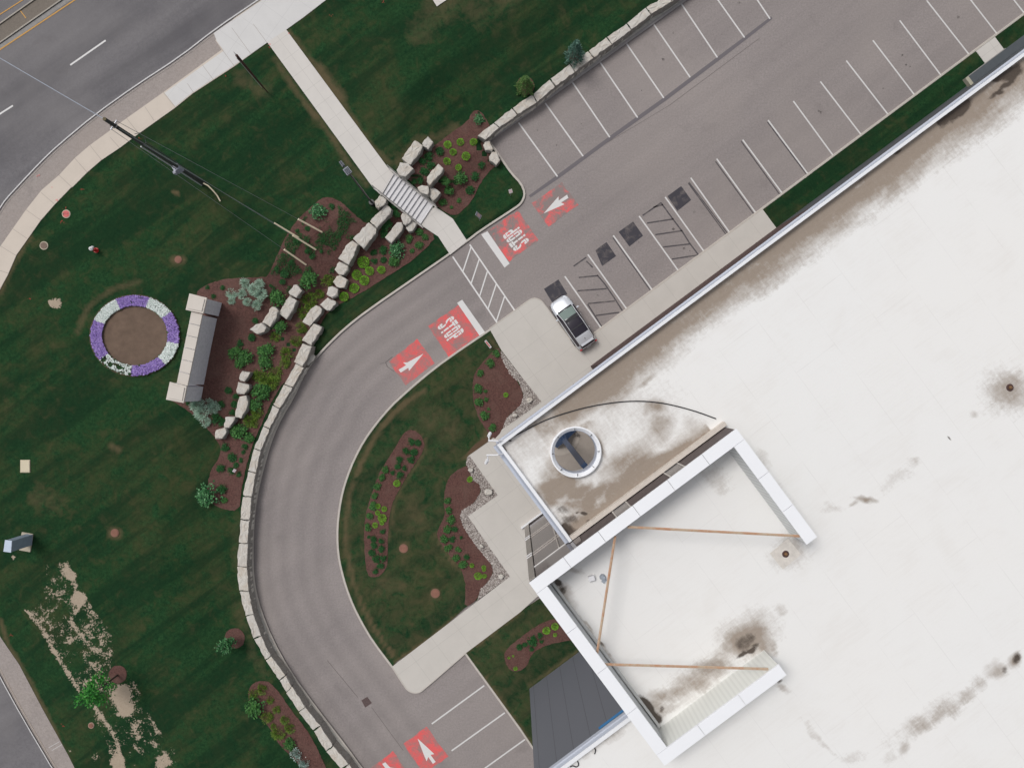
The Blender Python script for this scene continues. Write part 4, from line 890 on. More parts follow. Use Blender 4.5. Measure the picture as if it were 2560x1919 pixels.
# low weeds creeping over the mulch: nobody could count them
WP = T('F',(230,760),(300,600),(380,440),(570,230),(700,150),(860,260),(960,370),(880,480),(770,620),(740,730),(640,740),(450,740),(380,900),(250,880))
bm = bmesh.new(); us = [p[0] for p in WP]; vs = [p[1] for p in WP]
cu = rng.uniform(min(us), max(us), 26000); cv = rng.uniform(min(vs), max(vs), 26000)
ok = inside(cu, cv, WP) & (fbm(cu/26, cv/26, 77, 4) > .5+.08*rng.rand(26000)); cu, cv = cu[ok], cv[ok]; ez = elevs(cu, cv)
for a, b, z in zip(cu, cv, ez):
    leafquad(bm, P(a, b, z+random.uniform(.04, .12)), Vector((random.uniform(-1,1), random.uniform(-1,1), .3)), Vector((random.uniform(-.4,.4), random.uniform(-.4,.4), 1)), random.uniform(.06, .13), .05)
tag(obj('ground_cover', bm, LM['D']), 'thin dark green weeds creeping over the upper mulch bed', None, None, 'stuff')
# ------------------------------------------------------------------ flower ring
fc = T1('E',1065,1228); RX, RY = 350/K, 316/K
sheet('flower_bed_soil', circ(fc, RX*.8, 40, RY*.8), plain('bed_soil', (.135,.092,.066), .95, 0, .3, 1.5, 22, .03, 14), drape=True, off=.03)
sheet('flower_bed_edge', circ(fc, RX*1.03, 48, RY*1.03), plain('bed_edge_soil', (.075,.055,.03), .95, 0, .4, 2), drape=True, off=.022)
PUR = m_leaf('purple_petals', (.15,.09,.32), (.26,.17,.47), (.42,.31,.64), .8); WHI = m_leaf('white_petals', (.42,.5,.46), (.66,.72,.69), (.8,.83,.81), .8)
GRN = LM['D']
segs = [(116,71,'p','top'),(71,36,'w','upper'),(36,-12,'p','side nearest the stone sign'),(-12,-46,'w','lower side nearest the stone sign'),(-46,-94,'p','bottom'),(-94,-144,'w','bottom'),(-144,-203,'p','side nearest the road'),(157,116,'w','upper side nearest the road')]
FL = ['purple flower patch at the top of the round bed','white flower patch between the top and sign side purple ones','purple flower patch facing the stone sign','short white flower patch below the sign side purple one','purple flower patch at the bottom of the round bed','sparse gappy white flower patch at the bottom of the round bed','longest purple flower patch with green gaps, facing the road','white flower patch between the top and road side purple ones']
for (a0, a1, c, _), l in zip(segs, FL):
    sparse = 'sparse' in l; z = elev(*fc)
    am = math.radians((a0+a1)/2); root = empty('flower_patch', P(fc[0]+RX*.87*math.cos(am), fc[1]-RY*.87*math.sin(am), z), l, 'flowers', 'flower patches of the round bed')
    A0, A1 = math.radians(a0), math.radians(a1); L = abs(A1-A0)*100
    for nm, cnt, mat in (('foliage', int(L*4), GRN), ('blossom', int(L*(9 if sparse else 26)), PUR if c == 'p' else WHI)):
        bm = bmesh.new()
        for i in range(cnt):
            t = random.random(); a = A0+(A1-A0)*t+random.gauss(0, .012)
            rr = random.uniform(.755, .995)+random.gauss(0, .008)
            if nm == 'blossom' and vnoise(np.array([a*9+3]), np.array([rr*22]), 5)[0] < (.42 if sparse else .12): continue
            q = P(fc[0]+RX*rr*math.cos(a), fc[1]-RY*rr*math.sin(a), z+.06+(random.uniform(.06, .2) if nm == 'blossom' else random.uniform(0, .1)))
            if nm == 'blossom':
                s = random.uniform(.03, .062); an = random.uniform(0, 6.28); tl = Vector((random.uniform(-.4, .4), random.uniform(-.4, .4), 1)).normalized()
                x = tl.cross(Vector((math.cos(an), math.sin(an), 0))).normalized(); y = tl.cross(x)
                bm.faces.new([bm.verts.new(q+x*math.cos(k*1.2566)*s+y*math.sin(k*1.2566)*s) for k in range(5)])
            else: leafquad(bm, q, Vector((random.uniform(-1, 1), random.uniform(-1, 1), .2)), Vector((0, 0, 1)), .16, .07)
        obj(nm, bm, mat, root)

# ------------------------------------------------------------------ stairs
def Z1(x, y): return (930+x/8.29, 400+y/8.29)
TOPX = [455,535,615,695,770,845,920,1000,1075,1145,1220]
nst = len(TOPX); zt0 = TZ+.065; zb0 = max(elev(*Z1(1300,1100)), 0)+.05
st = empty('stairs', P(*Z1(700,750), zb0), 'grey concrete staircase of eleven steps crossing the boulder slope', 'stairs')
bm = bmesh.new()
for i in range(nst-1):
    z = zt0-(zt0-zb0)*(i+1)/nst; z2 = z-(zt0-zb0)/nst
    def edge(k):
        t = k/(nst-1); return (Z1(455+(1220-455)*t+36, 290+(920-290)*t-56), Z1(200+(975-200)*t-14, 660+(1280-660)*t+22))
    (a, b), (c, d) = edge(i-.35 if i else -.6), edge(i+1 if i < nst-2 else i+1.5)
    prism(bm, [P(*a, z).xy.to_3d()+Vector((0,0,-.2)), P(*b, z).xy.to_3d()+Vector((0,0,-.2)), P(*d, z).xy.to_3d()+Vector((0,0,-.2)), P(*c, z).xy.to_3d()+Vector((0,0,-.2))], [P(*a, z), P(*b, z), P(*d, z), P(*c, z)])
bmesh.ops.recalc_face_normals(bm, faces=list(bm.faces))
obj('steps', bm, plain('step_concrete', (.70,.69,.70), .85, 0, .08), st)
bm = bmesh.new()
for i in range(nst):
    t = i/(nst-1); z = zt0-(zt0-zb0)*(i)/nst+.004 if i else zt0+.004
    a = Z1(455+765*t+26, 290+630*t-42); b = Z1(200+775*t-6, 660+620*t+10)
    q = [P(*p, z-.001) for p in line(a, b, .8)]
    bm.faces.new([bm.verts.new(p) for p in q])
bmesh.ops.recalc_face_normals(bm, faces=list(bm.faces))
obj('nosing', bm, plain('nosing_strip', (.56,.55,.58), .9), st)
for nm, a, b, w in (('cheek_wall', (345,165), (1345,985), 3.4), ('cheek_wall', (35,575), (1060,1400), 3.4)):
    bm = bmesh.new(); pts = [Z1(a[0]+(b[0]-a[0])*t, a[1]+(b[1]-a[1])*t) for t in (0, .12, .9, 1)]
    za = [zt0+.12, zt0+.1, zb0+.22, zb0+.15]
    L = offs(pts, -w/2); R = offs(pts, w/2); rings = [[bm.verts.new(P(*L[i], za[i])), bm.verts.new(P(*R[i], za[i])), bm.verts.new(P(*R[i], za[i])-Vector((0,0,.9))), bm.verts.new(P(*L[i], za[i])-Vector((0,0,.9)))] for i in range(4)]
    for p, q in zip(rings[:-1], rings[1:]):
        for k in range(4): bm.faces.new((p[k], p[(k+1) % 4], q[(k+1) % 4], q[k]))
    bm.faces.new(rings[0]); bm.faces.new(rings[-1]); bmesh.ops.recalc_face_normals(bm, faces=list(bm.faces))
    obj(nm, bm, CONC, st)
    bm = bmesh.new(); hr = [P(*pts[0], za[0]+.0), P(*pts[0], za[0]).copy()]
    base = [P(*p, z) for p, z in zip(pts, za)]; up = Vector((0, 0, .85))
    tube(bm, [base[0], base[0]+up*.9, base[0]+up, base[1]+up, base[2]+up, base[3]+up, base[3]+up*.9, base[3]], .024, 8)
    for t in (.25, .5, .75): q = base[1].lerp(base[2], t); tube(bm, [q, q+up], .02, 6)
    tube(bm, [base[0]+up*.5, base[1]+up*.5, base[2]+up*.5, base[3]+up*.5], .014, 6)
    obj('handrail', bm, plain('rail_metal', (.33,.32,.3), .4, .5), st)

# ------------------------------------------------------------------ monument sign wall
MZ = 1.55; MH = 3.0
mw = T('E',(1495,895),(1635,930),(1605,1055),(1465,1025)); mw2 = T('I',(1340,45),(1475,80),(1450,212),(1310,185)); mc = T('E',(1512,1035),(1600,1056))+T('I',(1480,80),(1395,58))
mo = empty('monument_sign', P(430,865,MZ), 'long stone sign wall with two capped end pillars beside the flower ring', 'sign wall')
CAPM = m_concrete('cast_stone_cap', (.62,.57,.515)); BLK = plain('split_face_block', (.70,.70,.75), .9, 0, .2, 5, 30, .03, 22)
def block(nm, poly, zt, zb, mat, parent, inset=0.0, bev=.02):
    wp = [P(u, v, zt) for u, v in ccw(poly)]; c = sum(wp, Vector())/len(wp)
    wp = [c+(p-c)*(1-inset/((p-c).length)) for p in wp]
    bm = bmesh.new(); prism(bm, [Vector((p.x, p.y, zb)) for p in wp], wp); bmesh.ops.recalc_face_normals(bm, faces=list(bm.faces))
    if bev: bmesh.ops.bevel(bm, geom=list(bm.edges), offset=bev, segments=1, affect='EDGES')
    return obj(nm, bm, mat, parent)
block('wall', mc, MZ+MH-.12, MZ-.2, BLK, mo, .12)
for i in range(6):
    a, b = i/6+.004, (i+1)/6-.004
    q = [lp(mc[0], mc[3], a), lp(mc[1], mc[2], a), lp(mc[1], mc[2], b), lp(mc[0], mc[3], b)]
    block('cap', q, MZ+MH, MZ+MH-.14, CAPM, mo, 0, .015)
for q in (mw, mw2):
    block('pillar', q, MZ+MH+.1, MZ-.2, BLK, mo, .1)
    pc = block('pillar_cap', q, MZ+MH+.25, MZ+MH+.08, CAPM, mo, 0, .02); block('raised_panel', q, MZ+MH+.32, MZ+MH+.24, CAPM, pc, .2, .02)
# ------------------------------------------------------------------ cabinet at the left edge
sg = empty('sign_pylon', P(68,1352,TZ), 'tall blue grey metal sign box on a pale slab by the lawn edge', 'sign')
top = T('I',(40,1295),(92,1303),(85,1390),(28,1382)); block('cabinet', top, TZ+2.5, TZ+.05, plain('blue_grey_metal', (.33,.39,.48), .5, .1, .15), sg, 0, .02)
block('top_cover', top, TZ+2.54, TZ+2.47, plain('pale_blue_metal', (.50,.57,.68), .5), sg, -.03, .01)
block('slab', T('I',(172,1235),(255,1250),(235,1385),(152,1370)), TZ+.1, TZ-.1, plain('tan_slab', (.42,.37,.29), .9), sg, -.05, .02)
# utility boxes, manholes etc.
hb = T('I',(160,662),(235,662),(235,760),(160,760))
o = empty('utility_box', P(*T1('I',198,711),TZ), 'cream rectangular utility box lid set in the lawn', 'utility lid')
block('lid', [(a,b) for a,b in hb], TZ+.1, TZ-.05, plain('cream_plastic', (.58,.51,.37), .6, 0, .06), o, .02, .03)
block('rim', [(a,b) for a,b in hb], TZ+.07, TZ-.06, plain('cream_rim', (.45,.39,.28), .7), o, -.02, .01)
def manhole(t, x, y, r, label, cm, rim=(.48,.43,.33)):
    c = T1(t,x,y); z = max(elev(*c), .13); o = empty('manhole', P(*c, z), label, 'manhole cover')
    bm = bmesh.new(); R = r/K*(H-z)/F; b0 = P(*c, z+.03)
    bmesh.ops.create_cone(bm, cap_ends=True, segments=32, radius1=R, radius2=R*.97, depth=.1, matrix=Matrix.Translation(b0-Vector((0,0,.03))))
    obj('rim', bm, plain('manhole_rim_%d' % (rim[0]*100), rim, .85), o)
    bm = bmesh.new(); bmesh.ops.create_cone(bm, cap_ends=True, segments=32, radius1=R*.8, radius2=R*.78, depth=.03, matrix=Matrix.Translation(b0+Vector((0,0,.03))))
    for k in range(-3, 4):
        box(bm, b0+Vector((k*R*.2, 0, .047)), (.02, R*1.1*math.sqrt(1-(k*.2)**2), .012), .5)
    obj('lid', bm, cm, o)
MANL = plain('iron_lid', (.2,.14,.11), .8, 0, .2); m_paint('sprayed_lid', (.62,.16,.16), (.2,.13,.1), .5, .6, 4)
manhole('E',523,268,34,'manhole sprayed with red paint near the sidewalk', MT['sprayed_lid'])
manhole('E',347,518,34,'plain rusty manhole with pale rim beside the sidewalk', MANL)
MBR = plain('clay_lid', (.25,.12,.085), .9, 0, .25)
for t, x, y, r, l in (('E',1408,628,30,'flush brown lid in the lawn above the flower ring'),('I',907,1237,34,'flush reddish lid in the middle of the lower left lawn'),('J',1292,1360,36,'flush brown lid in the island lawn, upper of two'),('N',1543,200,38,'flush orange brown lid in the island lawn, lower of two'),('M',720,1243,24,'small pale round lid at the edge of the bare soil')):
    manhole(t,x,y,r,l, MBR, (.2,.11,.075) if t != 'M' else (.42,.3,.24))
flat_ = [('C',0,0)]
dr = T('N',(960,1045),(1005,1018),(1040,1065),(990,1100)); o = empty('catch_basin', P(*T1('N',1000,1058),0), 'square rusty storm drain grate in the lower drive', 'drain')
block('frame', dr, .014, -.1, plain('iron_frame', (.15,.1,.09), .8), o, -.02, 0); bm = bmesh.new()
for k in range(9):
    a = lp(dr[0], dr[3], (k+.5)/9); b = lp(dr[1], dr[2], (k+.5)/9); q = [P(*p, .022) for p in line(a, b, .9)]; prism(bm, [p-Vector((0,0,.012)) for p in q], q)
bmesh.ops.recalc_face_normals(bm, faces=list(bm.faces)); obj('grate', bm, plain('grate_iron', (.06,.045,.05), .7, .3), o)
# hydrant
b0 = G(*T1('E',762,556)); hy = empty('fire_hydrant', b0, 'red fire hydrant with a white top on the lawn', 'hydrant')
RED = plain('hydrant_red', (.5,.02,.02), .45, 0, .15); WH = plain('hydrant_white', (.75,.75,.75), .45)
bm = bmesh.new()
for r, z0, z1, r2 in ((.2,0,.08,.2),(.14,.08,.7,.13)):
    bmesh.ops.create_cone(bm, cap_ends=True, segments=20, radius1=r, radius2=r2, depth=z1-z0, matrix=Matrix.Translation(b0+Vector((0,0,(z0+z1)/2))))
obj('barrel', bm, RED, hy)
bm = bmesh.new(); bmesh.ops.create_uvsphere(bm, u_segments=18, v_segments=10, radius=.17, matrix=Matrix.Translation(b0+Vector((0,0,.74))) @ Matrix.Diagonal((1,1,.9,1)))
box(bm, b0+Vector((0,0,.93)), (.07,.07,.1)); obj('bonnet', bm, WH, hy)
for a in (0, 1.57, 3.14):
    bm = bmesh.new(); d = Vector((math.cos(a), math.sin(a), 0)); tube(bm, [b0+Vector((0,0,.52))+d*.1, b0+Vector((0,0,.52))+d*.24], .08 if a != 1.57 else .1, 10); obj('outlet_cap', bm, WH if a else RED, hy)

# ------------------------------------------------------------------ utility pole and guys
b0 = G(508,458); zt = 15.5; up_ = empty('utility_pole', b0, 'tall dark wooden utility pole with guy wires leaning over the sidewalk view', 'pole')
WOOD = plain('weathered_pole_wood', (.055,.058,.055), .9, 0, .3, 2, 20)
tp = Vector((b0.x, b0.y, zt)); bm = bmesh.new(); tube(bm, [b0-Vector((0,0,.2)), b0.lerp(tp,.5), tp], .155, 14, .115); obj('shaft', bm, WOOD, up_)
bm = bmesh.new(); bmesh.ops.create_cone(bm, cap_ends=True, segments=14, radius1=.12, radius2=.11, depth=.03, matrix=Matrix.Translation(tp+Vector((0,0,.012)))); obj('top_cap', bm, plain('cut_wood', (.12,.1,.055), .9), up_)
nrm = Vector((.55,-.83,0)).normalized(); nrm2 = Vector((-.83, .55, 0)); lft = Vector((b0.y, -b0.x, 0)).normalized()
sd = lft if lft.y < 0 else -lft
bm = bmesh.new(); q = b0+sd*.22; tube(bm, [q, Vector((q.x,q.y,11.0))], .05, 8); obj('conduit', bm, plain('conduit_grey', (.52,.53,.56), .5), up_)
bm = bmesh.new(); q = b0-sd*.2; tube(bm, [q, Vector((q.x,q.y,10.8))], .035, 8); tube(bm, [Vector((q.x,q.y,10.8)), Vector((q.x,q.y,11.2))-sd*.25, Vector((q.x,q.y,11.9))-sd*.3, Vector((q.x,q.y,12.3))-sd*.05], .02, 6); obj('riser_cable', bm, plain('cable_dark', (.1,.11,.12), .5), up_)
bm = bmesh.new(); q = b0+sd*.12; box(bm, Vector((q.x,q.y,5.8)), (.5,.42,.7), .6); box(bm, Vector((q.x,q.y,5.8))+sd*.35, (.25,.2,.35), .6); obj('equipment_box', bm, plain('box_grey', (.34,.35,.42), .5), up_)
bm = bmesh.new(); bmesh.ops.create_cone(bm, cap_ends=False, segments=14, radius1=.2, radius2=.2, depth=.12, matrix=Matrix.Translation(Vector((b0.x,b0.y,14.5)))); tube(bm, [Vector((b0.x,b0.y,14.5))-sd*.35, Vector((b0.x,b0.y,14.5))+sd*.35], .04, 6); obj('guy_bracket', bm, STEEL_GREY, up_)
YG = plain('yellow_guard', (.98,.82,.6), .6, 0, .06)
bm = bmesh.new(); c0 = G(508,458,.9); tube(bm, [c0, G(520,464,.75), G(533,477,.5), G(543,489,.22), G(551,503,.04)], .055, 8); obj('bent_guard', bm, YG, up_)
WIRE = plain('steel_strand', (.2,.23,.22), .5, .4)
for i, (au, av, zc, so) in enumerate(((807.7,581.6,14.5,-.3),(750.5,596.5,11.2,.02),(792,625.5,14.2,.0),(767.4,663.4,14.5,.3))):
    a = G(au, av, .0); t_ = Vector((b0.x, b0.y, zc))+sd*so
    L = (t_-a).length
    bm = bmesh.new(); tube(bm, [a, t_], .016 if i in (0,3) else .022, 5); w = obj('guy_wire', bm, WIRE, up_)
    bm = bmesh.new(); tube(bm, [a+(t_-a)*(.1/L), a+(t_-a)*(2.5/L)], .07, 8); obj('guy_guard', bm, YG, w)
bm = bmesh.new(); e = P(-2200,-1150,14.5); s_ = Vector((b0.x,b0.y,15.2)); pts = [s_.lerp(e, t/12)-Vector((0,0,2.2*4*(t/12)*(1-t/12))) for t in range(13)]; tube(bm, pts, .028, 5); obj('span_wire', bm, plain('span_wire_steel', (.33,.36,.42), .4), up_)
# light pole
b0 = G(931,508); zt = 10.0; lpz = empty('light_pole', b0, 'slim black lamp post with two heads beside the staircase', 'lamp post')
BLK2 = plain('black_paint_metal', (.02,.02,.024), .4); tp = Vector((b0.x,b0.y,zt))
bm = bmesh.new(); tube(bm, [b0, tp], .085, 10, .06); obj('shaft', bm, BLK2, lpz)
bm = bmesh.new(); bmesh.ops.create_cone(bm, cap_ends=True, segments=20, radius1=.25, radius2=.22, depth=.5, matrix=Matrix.Translation(b0+Vector((0,0,.15)))); obj('base', bm, BLK2, lpz)
dd = Vector((b0.x, b0.y, 0)).normalized()
for k, (of, sz) in enumerate(((0.0,(.5,.42,.16)),(.62,(.42,.2,.12)))):
    bm = bmesh.new(); c = tp+dd*of; tube(bm, [tp, c], .04, 8); an = math.atan2(dd.y, dd.x); box(bm, c+Vector((0,0,.06)), sz, an); 
    for j in range(5): box(bm, c+Vector((0,0,.17))+dd*(j-2)*.08, (.025, sz[1]*.8, .08), an)
    obj('lamp_head', bm, plain('lamp_head_grey', (.16,.17,.2), .5, .3, .4, 8), lpz)
# brown pole near the sidewalk
b0 = G(668,230); tp = Vector((b0.x,b0.y,8.0)); bp = empty('marker_pole', b0, 'rusty brown pole with a thin white tip near the sidewalk', 'pole')
bm = bmesh.new(); tube(bm, [b0, b0.lerp(tp,.5), tp], .04, 8, .1); obj('shaft', bm, plain('rust_brown', (.07,.03,.025), .9, 0, .4), bp)
bm = bmesh.new(); tube(bm, [tp, tp+Vector((0,0,.55))], .03, 6, .012); obj('tip', bm, plain('tip_grey', (.4,.38,.36), .6), bp)
bm = bmesh.new(); q = Vector((-.11,-.05,0)); tube(bm, [b0+q+Vector((0,0,1)), b0+q+Vector((0,0,6.1))], .022, 6); obj('conduit', bm, plain('conduit_pale', (.5,.5,.48), .5), bp)
# small signs
def sign(u, v, face, h, sz, an, label, fcol, tilt=1.0, legs=1):
    b0 = G(u, v) if not inside(np.array([u]), np.array([v]), LOWPOLY)[0] else P(u, v, .13)
    o = empty('ground_sign', b0, label, 'sign'); d = Vector((math.cos(an), math.sin(an), 0))
    bm = bmesh.new()
    for k in range(legs): tube(bm, [b0+d*(k-(legs-1)/2)*sz[0]*.5, b0+d*(k-(legs-1)/2)*sz[0]*.5+Vector((0,0,h))], .022, 6)
    obj('post', bm, plain('sign_post', (.32,.33,.36), .5, .4), o)
    R = Matrix.Rotation(an, 4, 'Z') @ Matrix.Rotation(tilt, 4, 'X'); bm = bmesh.new()
    box(bm, b0+Vector((0,0,h)), (sz[0], sz[1], .02), rot3=R); pl = obj('panel', bm, plain('sign_panel_'+face, fcol, .5), o)
    bm = bmesh.new(); q = Matrix.Translation(b0+Vector((0,0,h))) @ R @ Matrix.Translation((0,0,.014)); bmesh.ops.create_grid(bm, x_segments=1, y_segments=1, size=.5, matrix=q @ Matrix.Diagonal((sz[0]*.7, sz[1]*.5, 1, 1)))
    obj('panel_face', bm, plain('sign_face_'+face, (.6,.12,.1) if face in 'ar' else (.66,.5,.5), .5), pl)
sign(*T1('F',2138,125), 'b', 1.4, (.3,.32), .3, 'small pale sign on a thin post near the lot corner', (.6,.55,.55), .6)
sign(*T1('F',1893,322), 'c', 1.9, (.32,.95), 1.2, 'slanted grey sign blade in the grass beside the landing', (.33,.37,.42), 1.15)
sign(*T1('F',1962,1300), 'r', .8, (.75,.28), -.9, 'low red and white sign behind the lower stop bar', (.62,.6,.6), .9, 2)
sign(*T1('I',1870,740), 'e', .5, (.26,.22), 1.0, 'tiny pale sign among shrubs in the mulch beside the drive wall', (.68,.62,.68), .5)
# litter / markers on the lawn
PINK = plain('marking_spray', (.75,.2,.19), .8, 0, .2); ORS = plain('marking_spray_dark', (.3,.045,.03), .9, 0, .4)
def blot(t, x, y, r, mat, z=TZ+.066, nseg=9, name='spray_mark'):
    c = T1(t,x,y); bm = bmesh.new()
    for k in range(7):
        a = random.uniform(0,6.28); q = random.uniform(0,r/K); cc = (c[0]+math.cos(a)*q, c[1]+math.sin(a)*q*.6)
        rr = random.uniform(.5,1.3)
        f = bm.faces.new([bm.verts.new(P(cc[0]+math.cos(-i*.9)*rr*random.uniform(.5,1.3), cc[1]+math.sin(-i*.9)*rr*random.uniform(.5,1.3), z+.001*k)) for i in range(7)]); f.normal_update()
        if f.normal.z < 0: f.normal_flip()
    tag(obj(name, bm, mat), None, None, None, 'structure')
for t, x, y, r in (('A',300,1385,18),('E',455,155,22),('B',235,352,16),('B',385,265,5),('A',410,1480,4)): blot(t,x,y,r,PINK)
for t, x, y, r in (('E',640,70,26),('E',515,225,25),('E',490,330,20),('A',1100,1090,20),('A',1780,600,6),('B',1130,15,20),('B',720,125,22),('M',85,530,20),('M',500,1240,24),('E',235,935,14),('B',235,375,10)): blot(t,x,y,r,ORS,TZ+.02)

# ------------------------------------------------------------------ building
E1 = Vector((.8025,.5967,0)); N1 = Vector((.5967,-.8025,0))
def WB(S, D, z=0): return E1*S+N1*D+Vector((0,0,z))
BR = BANG
bld = empty('office_building', WB(20,20,0), 'large white roofed building with a raised white rooftop frame at one corner', 'building')
def wbox(nm, S0, S1, D0, D1, z0, z1, mat, parent=None, bev=0):
    bm = bmesh.new(); box(bm, WB((S0+S1)/2,(D0+D1)/2,(z0+z1)/2), (abs(S1-S0), abs(D1-D0), z1-z0), BR)
    if bev: bmesh.ops.bevel(bm, geom=list(bm.edges), offset=bev, segments=1, affect='EDGES')
    return obj(nm, bm, mat, parent if parent is not None else bld)
RZ = 14.0; FZ = 16.5
# stained roof grid in building axes
kz = F/(H-RZ)
S_ = np.concatenate([np.arange(-13.8, 42, .11), np.array([44,48,56,70,100,130.])]); D2 = np.concatenate([np.arange(2.62, 44, .11), np.array([46,52,65,90,120.])])
SS, DD = np.meshgrid(S_, D2)
keep = ((SS >= -3.0) & (DD <= 10.3)) | ((SS >= -6.1) & (DD > 10.0) & (DD < 21.4)) | (DD >= 21.2)
XW = SS*E1.x+DD*N1.x; YW = SS*E1.y+DD*N1.y
RU = XW*kz+CU; RV = -YW*kz+CV
hz = 14.35; hc = P(1360+828/10.36, 1050+828/10.36, hz)
HRin = (1.0*550/10.36)*(H-hz)/F; HRout = 665/10.36*(H-hz)/F
keep &= np.hypot(XW-hc.x, YW-hc.y) > (HRin+HRout)/2
def blobs(lst):
    A = np.zeros(RU.shape)
    wx = (fbm(RU/40, RV/40, 3)-.5)*34; wy = (fbm(RU/40, RV/40, 9)-.5)*34
    for t, x, y, rx, ry, an, s in lst:
        c = T1(t,x,y); rx /= K; ry /= K; ca, sa = math.cos(math.radians(an)), math.sin(math.radians(an))
        du = RU+wx*min(1, rx/25)-c[0]; dv = RV+wy*min(1, rx/25)-c[1]
        a = (du*ca+dv*sa)/rx; b = (-du*sa+dv*ca)/ry
        A = np.maximum(A, np.clip(1.35-np.sqrt(a*a+b*b), 0, 1)*s)
    return A
brown = blobs([('K',620,860,160,90,-30,.85),('K',780,900,120,70,0,.8),('K',900,960,200,60,-36,.75),('K',1080,930,170,110,-36,.85),('K',1250,760,220,130,-36,.8),('K',1470,640,230,60,-36,.75),('K',1400,250,80,60,0,.55),('K',560,980,60,60,0,.6),
   ('K',740,150,50,40,0,.7),('K',1080,60,60,20,-36,.8),('K',1300,20,120,25,-36,.55),('K',1650,540,120,60,0,.6),('K',740,390,150,20,0,.45),('K',960,560,22,120,-20,.5),('K',800,1150,160,60,-36,.7),('K',1180,1010,300,35,-36,.8),('K',1500,770,300,35,-36,.75),('K',430,370,90,30,-20,.4),
   ('K',1440,400,90,120,0,.5),('K',740,1000,150,60,0,.5),
   ('L',970,965,80,32,5,.85),('L',880,1010,50,14,-40,.6),('L',370,1390,130,80,-30,.5),('L',1350,670,60,40,0,.4),('L',1200,800,200,60,-36,.3),('L',700,1050,120,40,0,.3),
   ('K',1850,800,160,100,30,.35),('K',1900,900,50,60,30,.4),
   ('O',1700,900,300,70,-33,.65),('O',1900,700,200,60,-40,.6),('O',1500,1100,130,40,-40,.5),('O',900,550,300,14,52,.7),('O',1200,1000,200,14,52,.7),('O',760,30,90,25,0,.5),('O',1000,1330,200,60,-30,.45),('O',800,1450,90,60,0,.4),
   ('Q',310,960,70,30,30,.6),('Q',600,1350,250,30,50,.35),('Q',300,330,50,60,0,.45),('Q',850,1500,120,60,0,.35),('Q',230,600,30,120,-20,.5),('O',2080,560,230,190,-30,.6),('Q',60,520,230,190,-30,.6),('O',1750,850,380,140,-33,.5),('L',360,1380,190,150,-30,.45),('L',2080,110,260,220,0,.4),('Q',1500,1150,500,110,-33,.35),('K',700,700,200,120,-36,.55),('K',1150,650,240,90,-36,.5),('K',1700,480,120,120,30,.45),('K',560,420,120,60,-36,.4)])
dln = (RU-CU)*.5967+(RV-CV)*.8025; sln = (RU-CU)*.8025-(RV-CV)*.5967
bw = 44+46*fbm(sln/90, dln/60, 21)+np.clip((sln-500)/900, 0, 1)*26
band = np.clip(1.35-np.abs(dln-114)/bw, 0, 1)*(.75+.5*fbm(sln/50, dln/20, 5))*np.where(sln > -20, 1, .35)
band *= np.clip((sln+20)/120, .35, 1)
brown = np.maximum(brown, np.where(DD < 10, band, 0))
brown = np.maximum(brown, np.where((SS > -6.3) & (SS < 9) & (np.abs(DD-10.5) < 2), 0, 0))
c_edge = np.clip(1.2-np.abs(dln-388)/26, 0, 1)*.8*((sln > -118) & (sln < 330)); brown = np.maximum(brown, np.where(DD < 10.2, c_edge, 0))
black = blobs([('K',700,1235,55,75,-20,1.3),('K',670,1180,40,40,0,1.1),('K',760,1230,60,30,-36,.9),('K',640,1060,70,50,20,.55),('K',810,1080,30,18,0,1.2),('K',765,1080,12,10,0,1.1),('K',850,1150,40,30,50,.7),('K',700,1140,80,40,0,.6),('K',1300,820,70,12,-36,.9),('K',1390,755,30,10,-36,.85),('K',195,575,14,40,-30,.8),
   ('D',1680,890,150,55,-38,1.25),('D',1560,950,50,40,-30,1.1),('D',2110,590,100,75,-25,1.35),('D',2000,620,70,45,-20,1.3),('D',2060,700,180,25,-36,.85),('D',1200,1200,60,18,-38,.9),('D',1380,1060,40,20,-30,.7),('D',930,1400,90,12,-38,.6),('H',680,160,40,14,-38,.7),
   ('O',620,110,45,40,30,1.0),('O',650,180,40,50,30,.75),('O',1330,1120,45,130,-30,1.35),('O',1390,1200,60,50,-36,1.3),('O',1440,1110,22,40,0,.7),('O',2070,600,75,70,-40,.66),('O',2060,700,70,24,-36,.95),('Q',30,560,80,60,-30,.62),('Q',60,640,110,18,-36,.9),('O',960,600,14,40,-30,.7),('O',1110,840,14,40,-35,.7),('O',770,385,16,16,0,.8),
   ('Q',280,890,30,25,-30,.75),('Q',40,670,120,16,-36,.9),('Q',2160,700,45,50,0,.85),('Q',2060,800,35,40,0,.6),('L',2110,90,40,30,0,.7),('L',1620,485,28,8,60,.8)])
